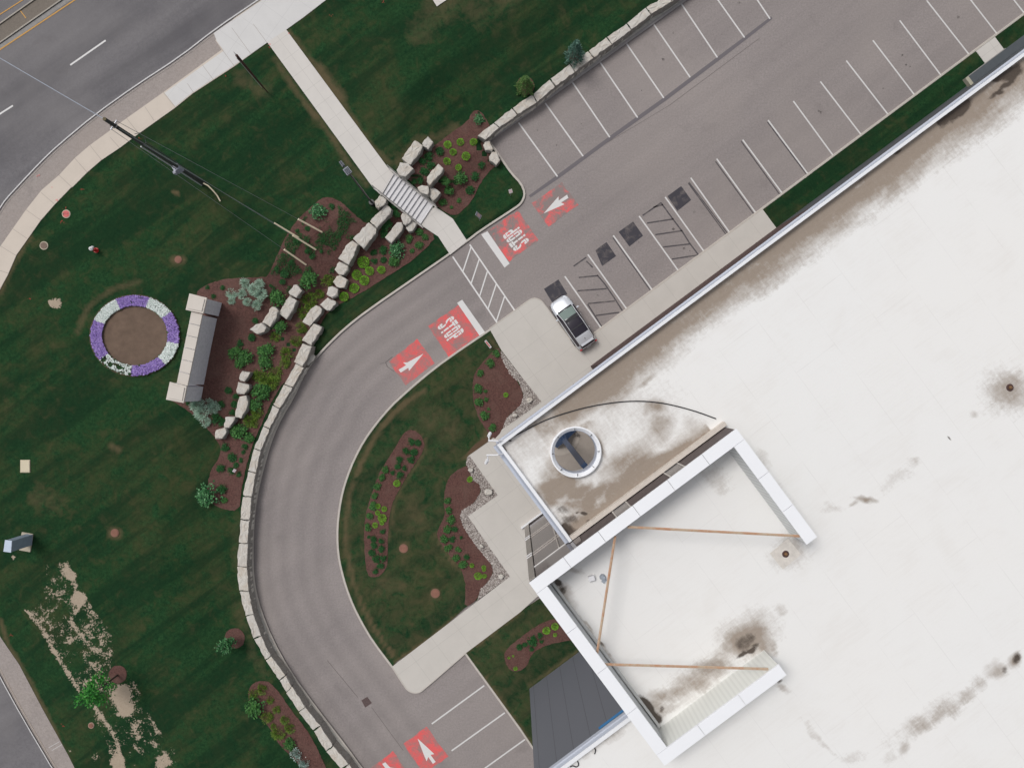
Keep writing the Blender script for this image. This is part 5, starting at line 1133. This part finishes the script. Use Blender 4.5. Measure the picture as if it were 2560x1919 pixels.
grey = blobs([('D',1900,800,480,70,-38,.75),('D',1300,1150,300,35,-38,.5),('O',650,200,80,130,-30,.65),('O',1420,1010,110,60,0,.8),('O',1530,960,90,40,-20,.7),('O',1640,860,140,50,-33,.6),('O',1800,780,120,70,0,.8),('O',1730,910,80,70,0,.6),('O',1880,760,80,50,0,.7),('O',2080,580,150,125,-30,1.25),('O',2160,540,110,110,-30,1.2),('Q',70,540,130,115,-30,1.2),('Q',150,600,70,110,-20,.9),('Q',200,600,60,120,-20,.6),
   ('O',1400,1100,100,110,0,.7),('Q',1260,1420,48,55,0,.65),('Q',1390,1250,110,80,-30,.62),('Q',1580,1130,130,65,-33,.55),('Q',1750,1010,90,70,-30,.55),('Q',1860,920,70,60,0,.5),('Q',2000,800,110,75,-20,.75),('Q',2150,710,60,65,0,1.05),('Q',1160,1500,90,50,-20,.3),
   ('L',2100,110,170,140,0,.75),('L',2150,60,90,60,0,.7),('L',1830,300,40,30,0,.45),('L',360,1340,110,70,-30,.6),('L',150,650,110,40,50,.35),('L',200,800,260,50,52,.3),('K',760,1100,200,120,-36,.5),('K',740,150,50,40,0,.5)])
cz = np.clip((11-SS)/7+.6*(fbm(RU/50, RV/50, 41)-.5), 0, 1)*(DD < 10.3)
brown = np.clip(brown*(1+.2*cz)+cz*(.2+.5*(fbm(RU/60, RV/60, 31)-.35)), 0, 1)
black = np.clip(black*1.3, 0, 1.5); grey = grey*1.1
grey = np.maximum(grey, np.where(DD < 10, band*np.clip(fbm(sln/45, dln/14, 55)*1.7-.45, 0, 1)*.95, 0))
roofo = gridmesh('roof', XW, YW, np.full(XW.shape, RZ), keep, ROOFM, {'stain': np.clip(np.stack([brown, black, grey], -1), 0, 1.3)})
roofo.parent = bld; roofo.location = -bld.location
# walls
BRN = plain('brown_brick_wall', (.075,.04,.036), .85, 0, .25, 4, 20); SLATE = m_rib('slate_blue_cladding', (.15,.157,.182), 1.35, -BANG, .4)
CONCW = plain('grey_wall', (.3,.3,.3), .8)
SW0 = D_(0,0); Sfar = 120
s_ent = (1475.3-CU)*.8025-(915.2-CV)*.5967; S_ent = s_ent*H/F
wbox('wall', S_ent, 25.5, 2.69, 2.95, 0, 13.9, BRN); wbox('wall', 25.51, 42.79, 2.69, 2.95, 0, 13.9, plain('dark_grey_wall', (.08,.085,.095), .7)); wbox('wall', 42.8, Sfar, 2.69, 2.95, 0, 13.9, plain('slate_wall', (.075,.088,.1), .7))
wbox('wall', S_ent, S_ent+.3, 2.96, 10.2, 0, 13.9, BRN)
def ring_slab():
    bm = bmesh.new(); n = 48
    outer = [WB(-2.95,2.7), WB(S_ent-.01,2.7), WB(S_ent-.01,10.12), WB(-2.95,10.12)]
    c = Vector((hc.x, hc.y, 0)); inn = []; out = []
    for i in range(n):
        a = 2*math.pi*i/n; d = Vector((math.cos(a), math.sin(a), 0)); inn.append(c+d*(HRin+.02))
        best = 1e9
        for k in range(4):
            p, q = outer[k], outer[(k+1) % 4]; e = q-p; den = d.x*(-e.y)+e.x*d.y
            if abs(den) < 1e-9: continue
            t = ((p.x-c.x)*(-e.y)+e.x*(p.y-c.y))/den; u = (d.x*(p.y-c.y)-d.y*(p.x-c.x))/den
            if t > 0 and -1e-6 <= u <= 1+1e-6: best = min(best, t)
        out.append(c+d*best)
    for z in (13.0, 13.2):
        a = [bm.verts.new(p+Vector((0,0,z))) for p in inn]; b = [bm.verts.new(p+Vector((0,0,z))) for p in out]
        for i in range(n): bm.faces.new((a[i], a[(i+1) % n], b[(i+1) % n], b[i]))
    bmesh.ops.recalc_face_normals(bm, faces=list(bm.faces)); return obj('canopy_soffit', bm, WHITE_METAL, bld)
ring_slab()
wbox('canopy_fascia', -3.1, -2.97, 2.55, 10.1, 12.9, 13.95, BLUE_FLASH); wbox('canopy_fascia', -2.96, S_ent, 2.55, 2.68, 12.9, 13.95, BLUE_FLASH)
# parapets: white coping + sloped flashing
def coping(S0, D0, S1, D1, out, wid=.2, fl=.27, ext0=0, ext1=0):
    a = Vector((S0, D0)); b = Vector((S1, D1)); d = (b-a).normalized(); o = Vector(out)
    a -= d*ext0; b += d*ext1
    def mk(nm, prof, mat):
        bm = bmesh.new(); rings = []
        n = max(1, int((b-a).length/3.0)); gap = .0
        for p in (a, b): rings.append([bm.verts.new(WB(p.x+o.x*x, p.y+o.y*x, z)) for x, z in prof])
        for k in range(len(prof)): bm.faces.new((rings[0][k], rings[0][(k+1) % len(prof)], rings[1][(k+1) % len(prof)], rings[1][k]))
        bm.faces.new(rings[0]); bm.faces.new(rings[1]); bmesh.ops.recalc_face_normals(bm, faces=list(bm.faces)); return obj(nm, bm, mat, bld)
    mk('coping', [(0, 14.5), (-wid, 14.47), (-wid, 13.9), (0, 13.9)], WHITE_CAP)
    mk('flashing', [(.003, 14.46), (fl*.5, 14.2), (fl, 14.12), (fl, 13.8), (.003, 13.8)], BLUE_FLASH)
coping(-3.03, 2.49, Sfar, 2.49, (0,-1), .2, .15)
coping(-3.03, 2.49+.0, -3.03, 10.12, (-1,0), .2, .3)
wbox('curb_strip', -2.8, 9.3, 9.86, 10.13, 13.95, 14.42, plain('beige_curb', (.62,.56,.5), .7, 0, .12))
coping(-13.9, 21.1, -6.3, 21.1, (0,-1), .26, .12); coping(-13.9, 21.1, -13.9, 60, (-1,0), .2, .1)
# tower and south walls
wbox('wall', -6.2, S_ent, 10.22, 10.45, 0, 13.96, plain('tower_wall', (.12,.1,.1), .7)); wbox('wall', -6.2, -5.95, 10.46, 21.0, 0, 13.96, WHITE_METAL)
wbox('wall', -13.9, -6.21, 21.12, 21.4, 0, 13.9, SLATE); wbox('wall', -13.9, -13.6, 21.41, 60, 0, 13.9, CONCW)
wbox('blue_banner_strip', -8.7, -6.6, 21.0, 21.09, 13.35, 13.5, plain('sky_blue_panel', (.05,.2,.42), .5), bld)
# glazed facade
GL = plain('dark_glass', (.1,.083,.084), .12, 0, .15, 1.5); MUL = plain('mullion_aluminium', (.47,.43,.40), .4, .2)
gf = wbox('glazing', -5.75, S_ent-.3, 10.16, 10.215, .3, 13.9, GL)
wbox('upper_glazing', -5.75, -2.3, 10.16, 10.2, 13.91, 16.38, GL, gf)
for z in (4.75, 5.35, 10.3, 10.9): wbox('transom', -5.75, S_ent-.3, 10.10, 10.155, z, z+.12, MUL, gf)
for S in (-3.85, -3.15, -1.05, 1.0, 3.0): wbox('mullion', S, S+.09, 10.09, 10.152, .3, 13.9, MUL, gf)
pier = wbox('corner_pier', -6.22, -5.8, 10.08, 10.155, 0, 16.3, plain('pier_grey', (.30,.275,.25), .6))
for z in (4.75, 5.35, 10.3, 10.9): wbox('pier_band', -6.24, -5.79, 10.04, 10.078, z, z+.12, WHITE_METAL, pier)
wbox('plinth', -6.5, -1.5, 9.95, 10.07, 0.15, .4, WHITE_METAL)
# rooftop frame
FAW = .78
frame_parts = []
def arm(S0, S1, D0, D1, axis, faces, inner_mat, outer_mat, inner_side):
    body = wbox('screen_wall', S0+.05, S1-.05, D0+.05, D1-.05, RZ-.02, FZ-.11, inner_mat)
    L = (S1-S0) if axis == 'S' else (D1-D0); n = max(1, round(L/2.8))
    bm = bmesh.new()
    for i in range(n):
        a, b, g = i/n, (i+1)/n, .012
        if axis == 'S': c = WB(S0+L*(a+b)/2, (D0+D1)/2, FZ-.055); sz = (L/n-2*g, D1-D0, .11)
        else: c = WB((S0+S1)/2, D0+L*(a+b)/2, FZ-.055); sz = (S1-S0, L/n-2*g, .11)
        box(bm, c, sz, BR)
    obj('frame_coping', bm, WHITE_CAP, body)
    return body
RIB_D = m_rib('ribbed_cladding', (.76,.77,.73), .30, -BANG, .93); RIB_S = m_rib('ribbed_cladding_side', (.70,.72,.71), .30, -BANG+math.pi/2, .86)
FM = 23.77; 
nw = arm(-6.3, 9.2, 10.16, 10.16+FAW, 'S', None, plain('screen_brown', (.10,.078,.075), .7, 0, .3), None, 1)
wa = arm(-6.3, -6.3+FAW, 10.16+FAW+.004, FM-FAW-.004, 'D', None, plain('screen_grey', (.5,.52,.54), .6, 0, .06), None, 1)
bt = arm(-6.3, 2.82, FM-FAW, FM, 'S', None, RIB_D, None, 1)
ne = arm(9.2-FAW, 9.2, 10.16+FAW+.004, 18.25, 'D', None, RIB_S, None, 1)
for S in (.35, 4.4):
    w = wbox('frame_window', S, S+.9, 10.185, 10.205, 14.1, 16.3, plain('frame_glass', (.2,.19,.19), .2), nw)
    for x in (S-.12, S+.92): wbox('window_frame', x, x+.1, 10.17, 10.183, 14.1, 16.35, plain('window_frame_pale', (.5,.47,.44), .5), w)
wbox('frame_base_edge', -5.5, -5.35, 11.0, 22.9, 14.0, 14.25, plain('upstand', (.62,.62,.6), .7))
# braces
RUST = m_paint('rusting_steel', (.55,.44,.33), (.50,.24,.13), .42, .66, 1.4)
for a, b in ((T1('K',1165,1190), T1('L',440,1262)), (T1('K',1068,1262), T1('O',925,672)), (T1('O',980,760), T1('Q',190,797))):
    p, q = P(*a, 16.15), P(*b, 16.15); d = (q-p).normalized(); s = d.cross(Vector((0,0,1))); bm = bmesh.new()
    c = (p+q)/2; L = (q-p).length; an = math.atan2(d.y, d.x); box(bm, c, (L, .15, .03), an); box(bm, c+s*.0+Vector((0,0,.045)), (L, .025, .06), an)
    o = obj('brace', bm, RUST, bld)
# roof opening rim
bm = bmesh.new(); n = 64; prof = [(HRout, RZ-.02), (HRout, hz-.03), (HRout-.03, hz), (HRin+.19, hz), (HRin+.17, hz-.03), (HRin+.03, hz-.22)]
rings = [[bm.verts.new(Vector((hc.x+math.cos(2*math.pi*i/n)*r, hc.y+math.sin(2*math.pi*i/n)*r, z))) for i in range(n)] for r, z in prof]
for a, b in zip(rings[:-1], rings[1:]):
    for i in range(n): bm.faces.new((a[i], a[(i+1) % n], b[(i+1) % n], b[i]))
bmesh.ops.recalc_face_normals(bm, faces=list(bm.faces)); rim = obj('roof_opening_rim', bm, WHITE_CAP, bld, smooth=False)
bm = bmesh.new(); prof = [(HRin+.03, hz-.22), (HRin, hz-.25), (HRin, 13.0)]
rings = [[bm.verts.new(Vector((hc.x+math.cos(2*math.pi*i/n)*r, hc.y+math.sin(2*math.pi*i/n)*r, z))) for i in range(n)] for r, z in prof]
for a, b in zip(rings[:-1], rings[1:]):
    for i in range(n): bm.faces.new((a[i], a[(i+1) % n], b[(i+1) % n], b[i]))
obj('opening_lining', bm, BLUE_FLASH, bld)
for k in range(8):
    a = math.radians([93,48,2,-40,-86,-130,-176,140][k]); bm = bmesh.new(); box(bm, Vector((hc.x+math.cos(a)*(HRin+.1), hc.y+math.sin(a)*(HRin+.1), hz-.05)), (.16,.035,.09), a); obj('rim_bracket', bm, plain('bracket_dark', (.1,.1,.11), .5), rim)
# things seen through the opening
cg = P(hc.x*F/H+CU, -hc.y*F/H+CV, 0)
def ZH(x, y): return (1360+x/10.36, 1050+y/10.36)
DIMC = plain('plaza_disc_concrete', (.40,.36,.32), .85, 0, .1)
def disc(poly, z, mat): return flat('plaza_paving_step', [poly], mat, z)
disc(circ(ZH(700,640), 660/10.36*1.0, 48), .19, plain('plaza_disc_outer', (.34,.30,.265), .85, 0, .1))
disc(smoothc([ZH(*p) for p in ((300,920),(540,905),(690,830),(800,740),(900,560),(925,420),(905,270),(760,100),(420,80),(150,400),(120,800))],1), .23, DIMC)
bc = empty('bollard_light', P(*ZH(840,350),.23), 'small round grey light set in the paving under the roof opening', 'light')
bm = bmesh.new(); bmesh.ops.create_cone(bm, cap_ends=True, segments=16, radius1=.13, radius2=.12, depth=.5, matrix=Matrix.Translation(P(*ZH(840,350),.45))); obj('housing', bm, plain('bollard_grey', (.12,.11,.1), .6), bc)
NAVY = plain('navy_blue_steel', (.026,.05,.105), .45, 0, .1)
p0, p1 = P(*ZH(520,500), 1.2), P(*ZH(1040,1170), 12.6); cl = empty('blue_post', Vector((p0.x,p0.y,.2)), 'dark navy blue beam with splayed arms seen inside the round roof opening', 'sculpture')
bm = bmesh.new(); d = (p1-p0); c = (p0+p1)/2; q = d.to_track_quat('Z','Y').to_matrix().to_4x4(); box(bm, c, (.4,.3,d.length), rot3=q @ Matrix.Rotation(math.radians(15),4,'Z')); obj('beam', bm, NAVY, cl)
for e in ((300,640),(760,230)):
    p1 = P(*ZH(*e), .5); s = P(*ZH(500,480), 1.4); d = p1-s; bm = bmesh.new(); q = d.to_track_quat('Z','Y').to_matrix().to_4x4(); box(bm, (p1+s)/2, (.5,.3,d.length), rot3=q); obj('foot', bm, NAVY, cl)
bm = bmesh.new(); box(bm, P(*ZH(510,480), 1.0), (.55,.5,.9), .6); obj('joint', bm, NAVY, cl)
# entrance canopy at the top right
ac = wbox('door_canopy', 42.9, 80, 2.02, 2.68, 3.3, 3.6, plain('slate_metal', (.078,.09,.1), .6)); wbox('canopy_end_trim', 42.6, 42.88, 1.98, 2.68, 3.25, 3.62, plain('tan_trim', (.4,.38,.3), .7), ac)
wbox('canopy_edge_trim', 42.9, 46.5, 1.96, 2.015, 3.3, 3.62, plain('grey_trim', (.3,.29,.28), .6), ac)
wbox('wall_vent_strip', 46.0, 50.6, 2.55, 2.68, 12.9, 13.2, plain('tan_strip', (.46,.43,.38), .6))
# roof drains, vents and cable
def rdrain(t, x, y):
    c = P(*T1(t,x,y), RZ); bm = bmesh.new(); bmesh.ops.create_cone(bm, cap_ends=True, segments=20, radius1=.24, radius2=.2, depth=.05, matrix=Matrix.Translation(c+Vector((0,0,.03))))
    o = obj('roof_drain', bm, plain('drain_dark', (.07,.035,.03), .7, 0, .3), bld)
    bm = bmesh.new(); bmesh.ops.create_uvsphere(bm, u_segments=12, v_segments=6, radius=.12, matrix=Matrix.Translation(c+Vector((0,0,.06)))); obj('strainer', bm, plain('strainer_bronze', (.2,.11,.05), .5, .4, .3), o)
bm = bmesh.new(); dc = P(*T1('L',328,1403), RZ+.012); box(bm, dc, (1.5, 1.3, .02), BR+.05); obj('drain_sump_pad', bm, plain('sump_membrane', (.64,.60,.55), .7, 0, .2, 3, 9), bld)
rdrain('L',328,1403); rdrain('L',2100,90)
bm = bmesh.new(); box(bm, P(*T1('O',880,80), RZ+.15), (.42,.32,.3), .3); bmesh.ops.bevel(bm, geom=list(bm.edges), offset=.03, segments=1, affect='EDGES'); obj('roof_vent', bm, WHITE_METAL, bld)
bm = bmesh.new(); c = P(*T1('O',968,70), RZ); bmesh.ops.create_cone(bm, cap_ends=True, segments=16, radius1=.2, radius2=.14, depth=.3, matrix=Matrix.Translation(c+Vector((0,0,.15)))); box(bm, P(*T1('O',980,100), RZ+.06), (.3,.2,.12), .9); obj('roof_vent', bm, plain('vent_blue_grey', (.33,.37,.42), .5, 0, .3, 6), bld)
cab = smooth(T('K',(248,510),(225,508),(222,490),(260,475),(350,432),(500,352),(650,298),(850,242),(1050,208),(1200,196),(1350,200),(1500,222),(1700,275),(1865,336)), 2)
bm = bmesh.new(); tube(bm, [P(*p, RZ+.05) for p in cab], .035, 6); o = obj('roof_cable', bm, BLACKM); tag(o, 'long black cable curving across the stained white roof', 'cable')
for pts, l in ((((905,1420),(915,1440),(905,1468)), 'short black cable scrap on the lower roof edge'), (((770,1525),(782,1550),(765,1575),(735,1560),(712,1570)), 'curled black cable loop on the lower roof edge')):
    bm = bmesh.new(); tube(bm, [P(*p, RZ+.5) if False else P(*p, RZ+.05) for p in smooth(T('O',*pts),2)], .035, 6); tag(obj('roof_cable', bm, BLACKM), l, 'cable')
# flood lights on the roof corner
def ZC(x, y): return (1180+x/13.82, 1060+y/13.82)
for arm_pts, hp, l in ((((1215,545),(900,580),(560,560)), ((590,520),(575,420),(620,330)), 1), (((1160,1010),(900,1060),(500,1065)), ((545,1085),(540,1230),(490,1320)), 2)):
    bm = bmesh.new(); tube(bm, [P(*ZC(*p), z) for p, z in zip(arm_pts, (14.2, 14.75, 14.7))], .05, 8); wl = obj('floodlight_arm', bm, WHITE_METAL, bld)
    a, b, c = [P(*ZC(*p), z) for p, z in zip(hp, (14.6, 14.5, 14.35))]
    bm = bmesh.new(); tube(bm, [a, b], .04, 8); tube(bm, [b, b.lerp(c,.2), c, c+(c-b)*.35], .11, 12, .1); obj('floodlight', bm, WHITE_METAL, wl)

# ------------------------------------------------------------------ car
cc = P(1430.5, 807.5, 0); ca = math.atan2(.83, -.56); Lc = 4.66
car = empty('parked_car', cc, 'silver station wagon with dark panoramic roof parked beside the plaza', 'car')
SIL = None
m, nt, b = newmat('silver_paint'); b.inputs['Base Color'].default_value = (.66,.68,.72,1); b.inputs['Metallic'].default_value = .35; b.inputs['Roughness'].default_value = .3; b.inputs['Coat Weight'].default_value = .6; SIL = m
m, nt, b = newmat('car_glass'); b.inputs['Base Color'].default_value = (.09,.12,.11,1); b.inputs['Roughness'].default_value = .07; WSG = m
m, nt, b = newmat('car_glass_dark'); b.inputs['Base Color'].default_value = (.018,.014,.024,1); b.inputs['Roughness'].default_value = .12; DKG = m
m, nt, b = newmat('windshield_glass'); b.inputs['Base Color'].default_value = (.17,.22,.2,1); b.inputs['Roughness'].default_value = .1; WSG = m
CM = Matrix.Translation(cc) @ Matrix.Rotation(ca, 4, 'Z')   # +x = forward
# stations: x from rear(-) to front(+): half width, roof half width, top z, belt z
ST = [(-2.33,.62,.50,.78,.74),(-2.28,.74,.60,.93,.88),(-2.20,.80,.62,1.0,.93),(-1.92,.86,.62,1.40,.97),(-1.82,.87,.60,1.45,.98),(-1.2,.895,.62,1.50,.97),(-.45,.90,.63,1.53,.96),(.25,.90,.62,1.48,.95),(.50,.90,.60,1.41,.94),
      (1.22,.895,.66,1.01,.93),(1.34,.89,.68,.965,.90),(1.75,.87,.66,.90,.84),(2.05,.82,.60,.82,.76),(2.22,.70,.48,.72,.66),(2.31,.52,.34,.58,.54)]
def ringp(s):
    x, w, rw, tz, bz = s
    half = [(0, tz+.012), (rw*.55, tz), (rw*.86, tz-.012), (rw, tz-.05), (w*.955, bz), (w, bz-.16), (w, .46), (w*.96, .26), (w*.8, .2)]
    if x < -2.25 or x > 2.2: half[5] = (w, bz-.1)
    return [Vector((x, -y, z)) for y, z in reversed(half)] + [Vector((x, y, z)) for y, z in half[1:]]
RR = [ringp(s) for s in ST]; nR = len(RR[0]); mid = 8
parts = {}
for i in range(len(ST)-1):
    for k in range(nR-1):
        q = k-mid if k >= mid else mid-1-k      # 0..7 from the centre line outward
        nm = 'body'
        x0 = ST[i][0]; 
        if q <= 2:
            if i == 8: nm = 'windshield'
            elif i in (5, 6, 7): nm = 'panoramic_roof' if q <= 1 or True else 'body'
            elif i == 2: nm = 'rear_window'
        if q == 3 and 3 <= i <= 8: nm = 'side_window_l' if k < mid else 'side_window_r'
        parts.setdefault(nm, []).append((i, k))
def facepart(nm, cells, mat, off=0.0, parent=car, real=None):
    bm = bmesh.new(); vm = {}
    def gv(i, k):
        if (i, k) not in vm: vm[(i, k)] = bm.verts.new(CM @ (RR[i][k]+Vector((0, 0, off))))
        return vm[(i, k)]
    for i, k in cells: bm.faces.new((gv(i, k), gv(i+1, k), gv(i+1, k+1), gv(i, k+1)))
    if nm == 'body':
        bm.faces.new([gv(0, k) for k in range(nR)]); bm.faces.new([gv(len(ST)-1, k) for k in range(nR-1, -1, -1)])
    bmesh.ops.recalc_face_normals(bm, faces=list(bm.faces))
    if nm == 'windshield':
        pass
    return obj(real or nm, bm, mat, parent, smooth=True)
facepart('body', parts['body'], SIL); facepart('windshield', parts['windshield'], WSG); facepart('panoramic_roof', parts['panoramic_roof'], DKG); facepart('rear_window', parts['rear_window'], DKG)
facepart('side_window_l', parts['side_window_l'], DKG, real='side_window'); facepart('side_window_r', parts['side_window_r'], DKG, real='side_window')
def cbox(nm, c, s, mat, parent=car, rot3=None, bev=.0):
    bm = bmesh.new(); box(bm, Vector(c), s, rot3=rot3 or Matrix.Identity(4))
    if bev: bmesh.ops.bevel(bm, geom=list(bm.edges), offset=bev, segments=2, affect='EDGES')
    bmesh.ops.transform(bm, matrix=CM, verts=bm.verts); return obj(nm, bm, mat, parent)
cbox('roof_crossbar', (-.5,0,1.54), (.09,1.12,.03), BLACKM); cbox('roof_crossbar', (.32,0,1.495), (.26,1.12,.02), BLACKM)
cbox('cowl', (1.27,0,1.0), (.14,1.3,.03), BLACKM)
for s in (-1, 1):
    bm = bmesh.new(); tube(bm, [CM @ Vector((x, s*y, z)) for x, y, z in ((1.2,.70,1.02),(.5,.645,1.43),(-.4,.665,1.535),(-1.2,.655,1.51),(-1.85,.635,1.45),(-2.15,.66,1.1))], .03, 8); obj('roof_rail', bm, plain('rail_silver', (.7,.71,.73), .3, .5), car)
    cbox('door_mirror', (.85, s*1.0, 1.0), (.13,.22,.13), SIL, bev=.03)
    cbox('headlight', (2.07, s*.62, .735), (.34,.2,.10), plain('lamp_lens', (.72,.75,.8), .1), rot3=Matrix.Rotation(-s*.55,4,'Z'), bev=.03)
    cbox('tail_light', (-2.27, s*.72, .86), (.12,.2,.12), plain('tail_red', (.5,.02,.03), .3), bev=.02)
    for x in (1.42, -1.38):
        bm = bmesh.new(); bmesh.ops.create_cone(bm, cap_ends=True, segments=28, radius1=.33, radius2=.33, depth=.22, matrix=CM @ Matrix.Translation((x, s*.8, .33)) @ Matrix.Rotation(math.pi/2,4,'X')); wh = obj('wheel', bm, BLACKM, car)
        bm = bmesh.new(); bmesh.ops.create_cone(bm, cap_ends=True, segments=20, radius1=.22, radius2=.2, depth=.02, matrix=CM @ Matrix.Translation((x, s*.915, .33)) @ Matrix.Rotation(math.pi/2,4,'X')); obj('rim', bm, STEEL_GREY, wh)
    for x in (.62, -.62): cbox('door_handle', (x-.4, s*.905, .86), (.16,.02,.025), plain('rail_silver', (.7,.71,.73), .3, .5))
cbox('rear_bumper_trim', (-2.345,0,.62), (.05,1.25,.13), BLACKM, bev=.01); cbox('number_plate', (-2.36,0,.74), (.03,.4,.11), WHITE_METAL); cbox('tailgate_spoiler', (-1.98,0,1.41), (.2,1.16,.035), SIL, bev=.012)
cbox('antenna_fin', (-1.62,.0,1.49), (.13,.04,.07), BLACKM, bev=.01); cbox('front_grille', (2.33,0,.42), (.04,.9,.14), BLACKM); cbox('underbody', (0,0,.25), (4.3,1.66,.16), BLACKM)

# ------------------------------------------------------------------ camera, light, world
cam = bpy.data.cameras.new('camera'); co = bpy.data.objects.new('camera', cam); COL.objects.link(co)
co.location = (0, 0, H); co.rotation_euler = (0, 0, 0); cam.sensor_width = 36; cam.lens = F/2560*36; cam.clip_end = 20000; cam.clip_start = .5
sc.camera = co
EL, AZ = math.radians(58), math.radians(310)
w = bpy.data.worlds.new('World'); sc.world = w; w.use_nodes = True; nt = w.node_tree; nt.nodes.clear()
sky = nt.nodes.new('ShaderNodeTexSky'); sky.sky_type = 'NISHITA'; sky.sun_disc = False; sky.sun_elevation = EL; sky.sun_rotation = AZ
sky.air_density = 1.0; sky.dust_density = 3.0; sky.ozone_density = 1.0
hs = nt.nodes.new('ShaderNodeHueSaturation'); hs.inputs['Saturation'].default_value = .22
bg = nt.nodes.new('ShaderNodeBackground'); bg.inputs[1].default_value = .11; ow = nt.nodes.new('ShaderNodeOutputWorld')
nt.links.new(sky.outputs[0], hs.inputs['Color']); nt.links.new(hs.outputs[0], bg.inputs[0]); nt.links.new(bg.outputs[0], ow.inputs[0])
sl_ = bpy.data.lights.new('sun', 'SUN'); sl_.energy = 1.3; sl_.angle = math.radians(20); sl_.color = (1, .965, .93)
so = bpy.data.objects.new('sun', sl_); COL.objects.link(so)
sdir = Vector((math.sin(AZ)*math.cos(EL), math.cos(AZ)*math.cos(EL), math.sin(EL)))
so.rotation_euler = sdir.to_track_quat('Z', 'Y').to_euler(); so.location = (0, 0, 80)
sc.view_settings.view_transform = 'Standard'; sc.view_settings.look = 'None'; sc.view_settings.gamma = 1.0; sc.view_settings.exposure = 0.12
sc.cycles.use_denoising = True
sc.cycles.max_bounces = 6
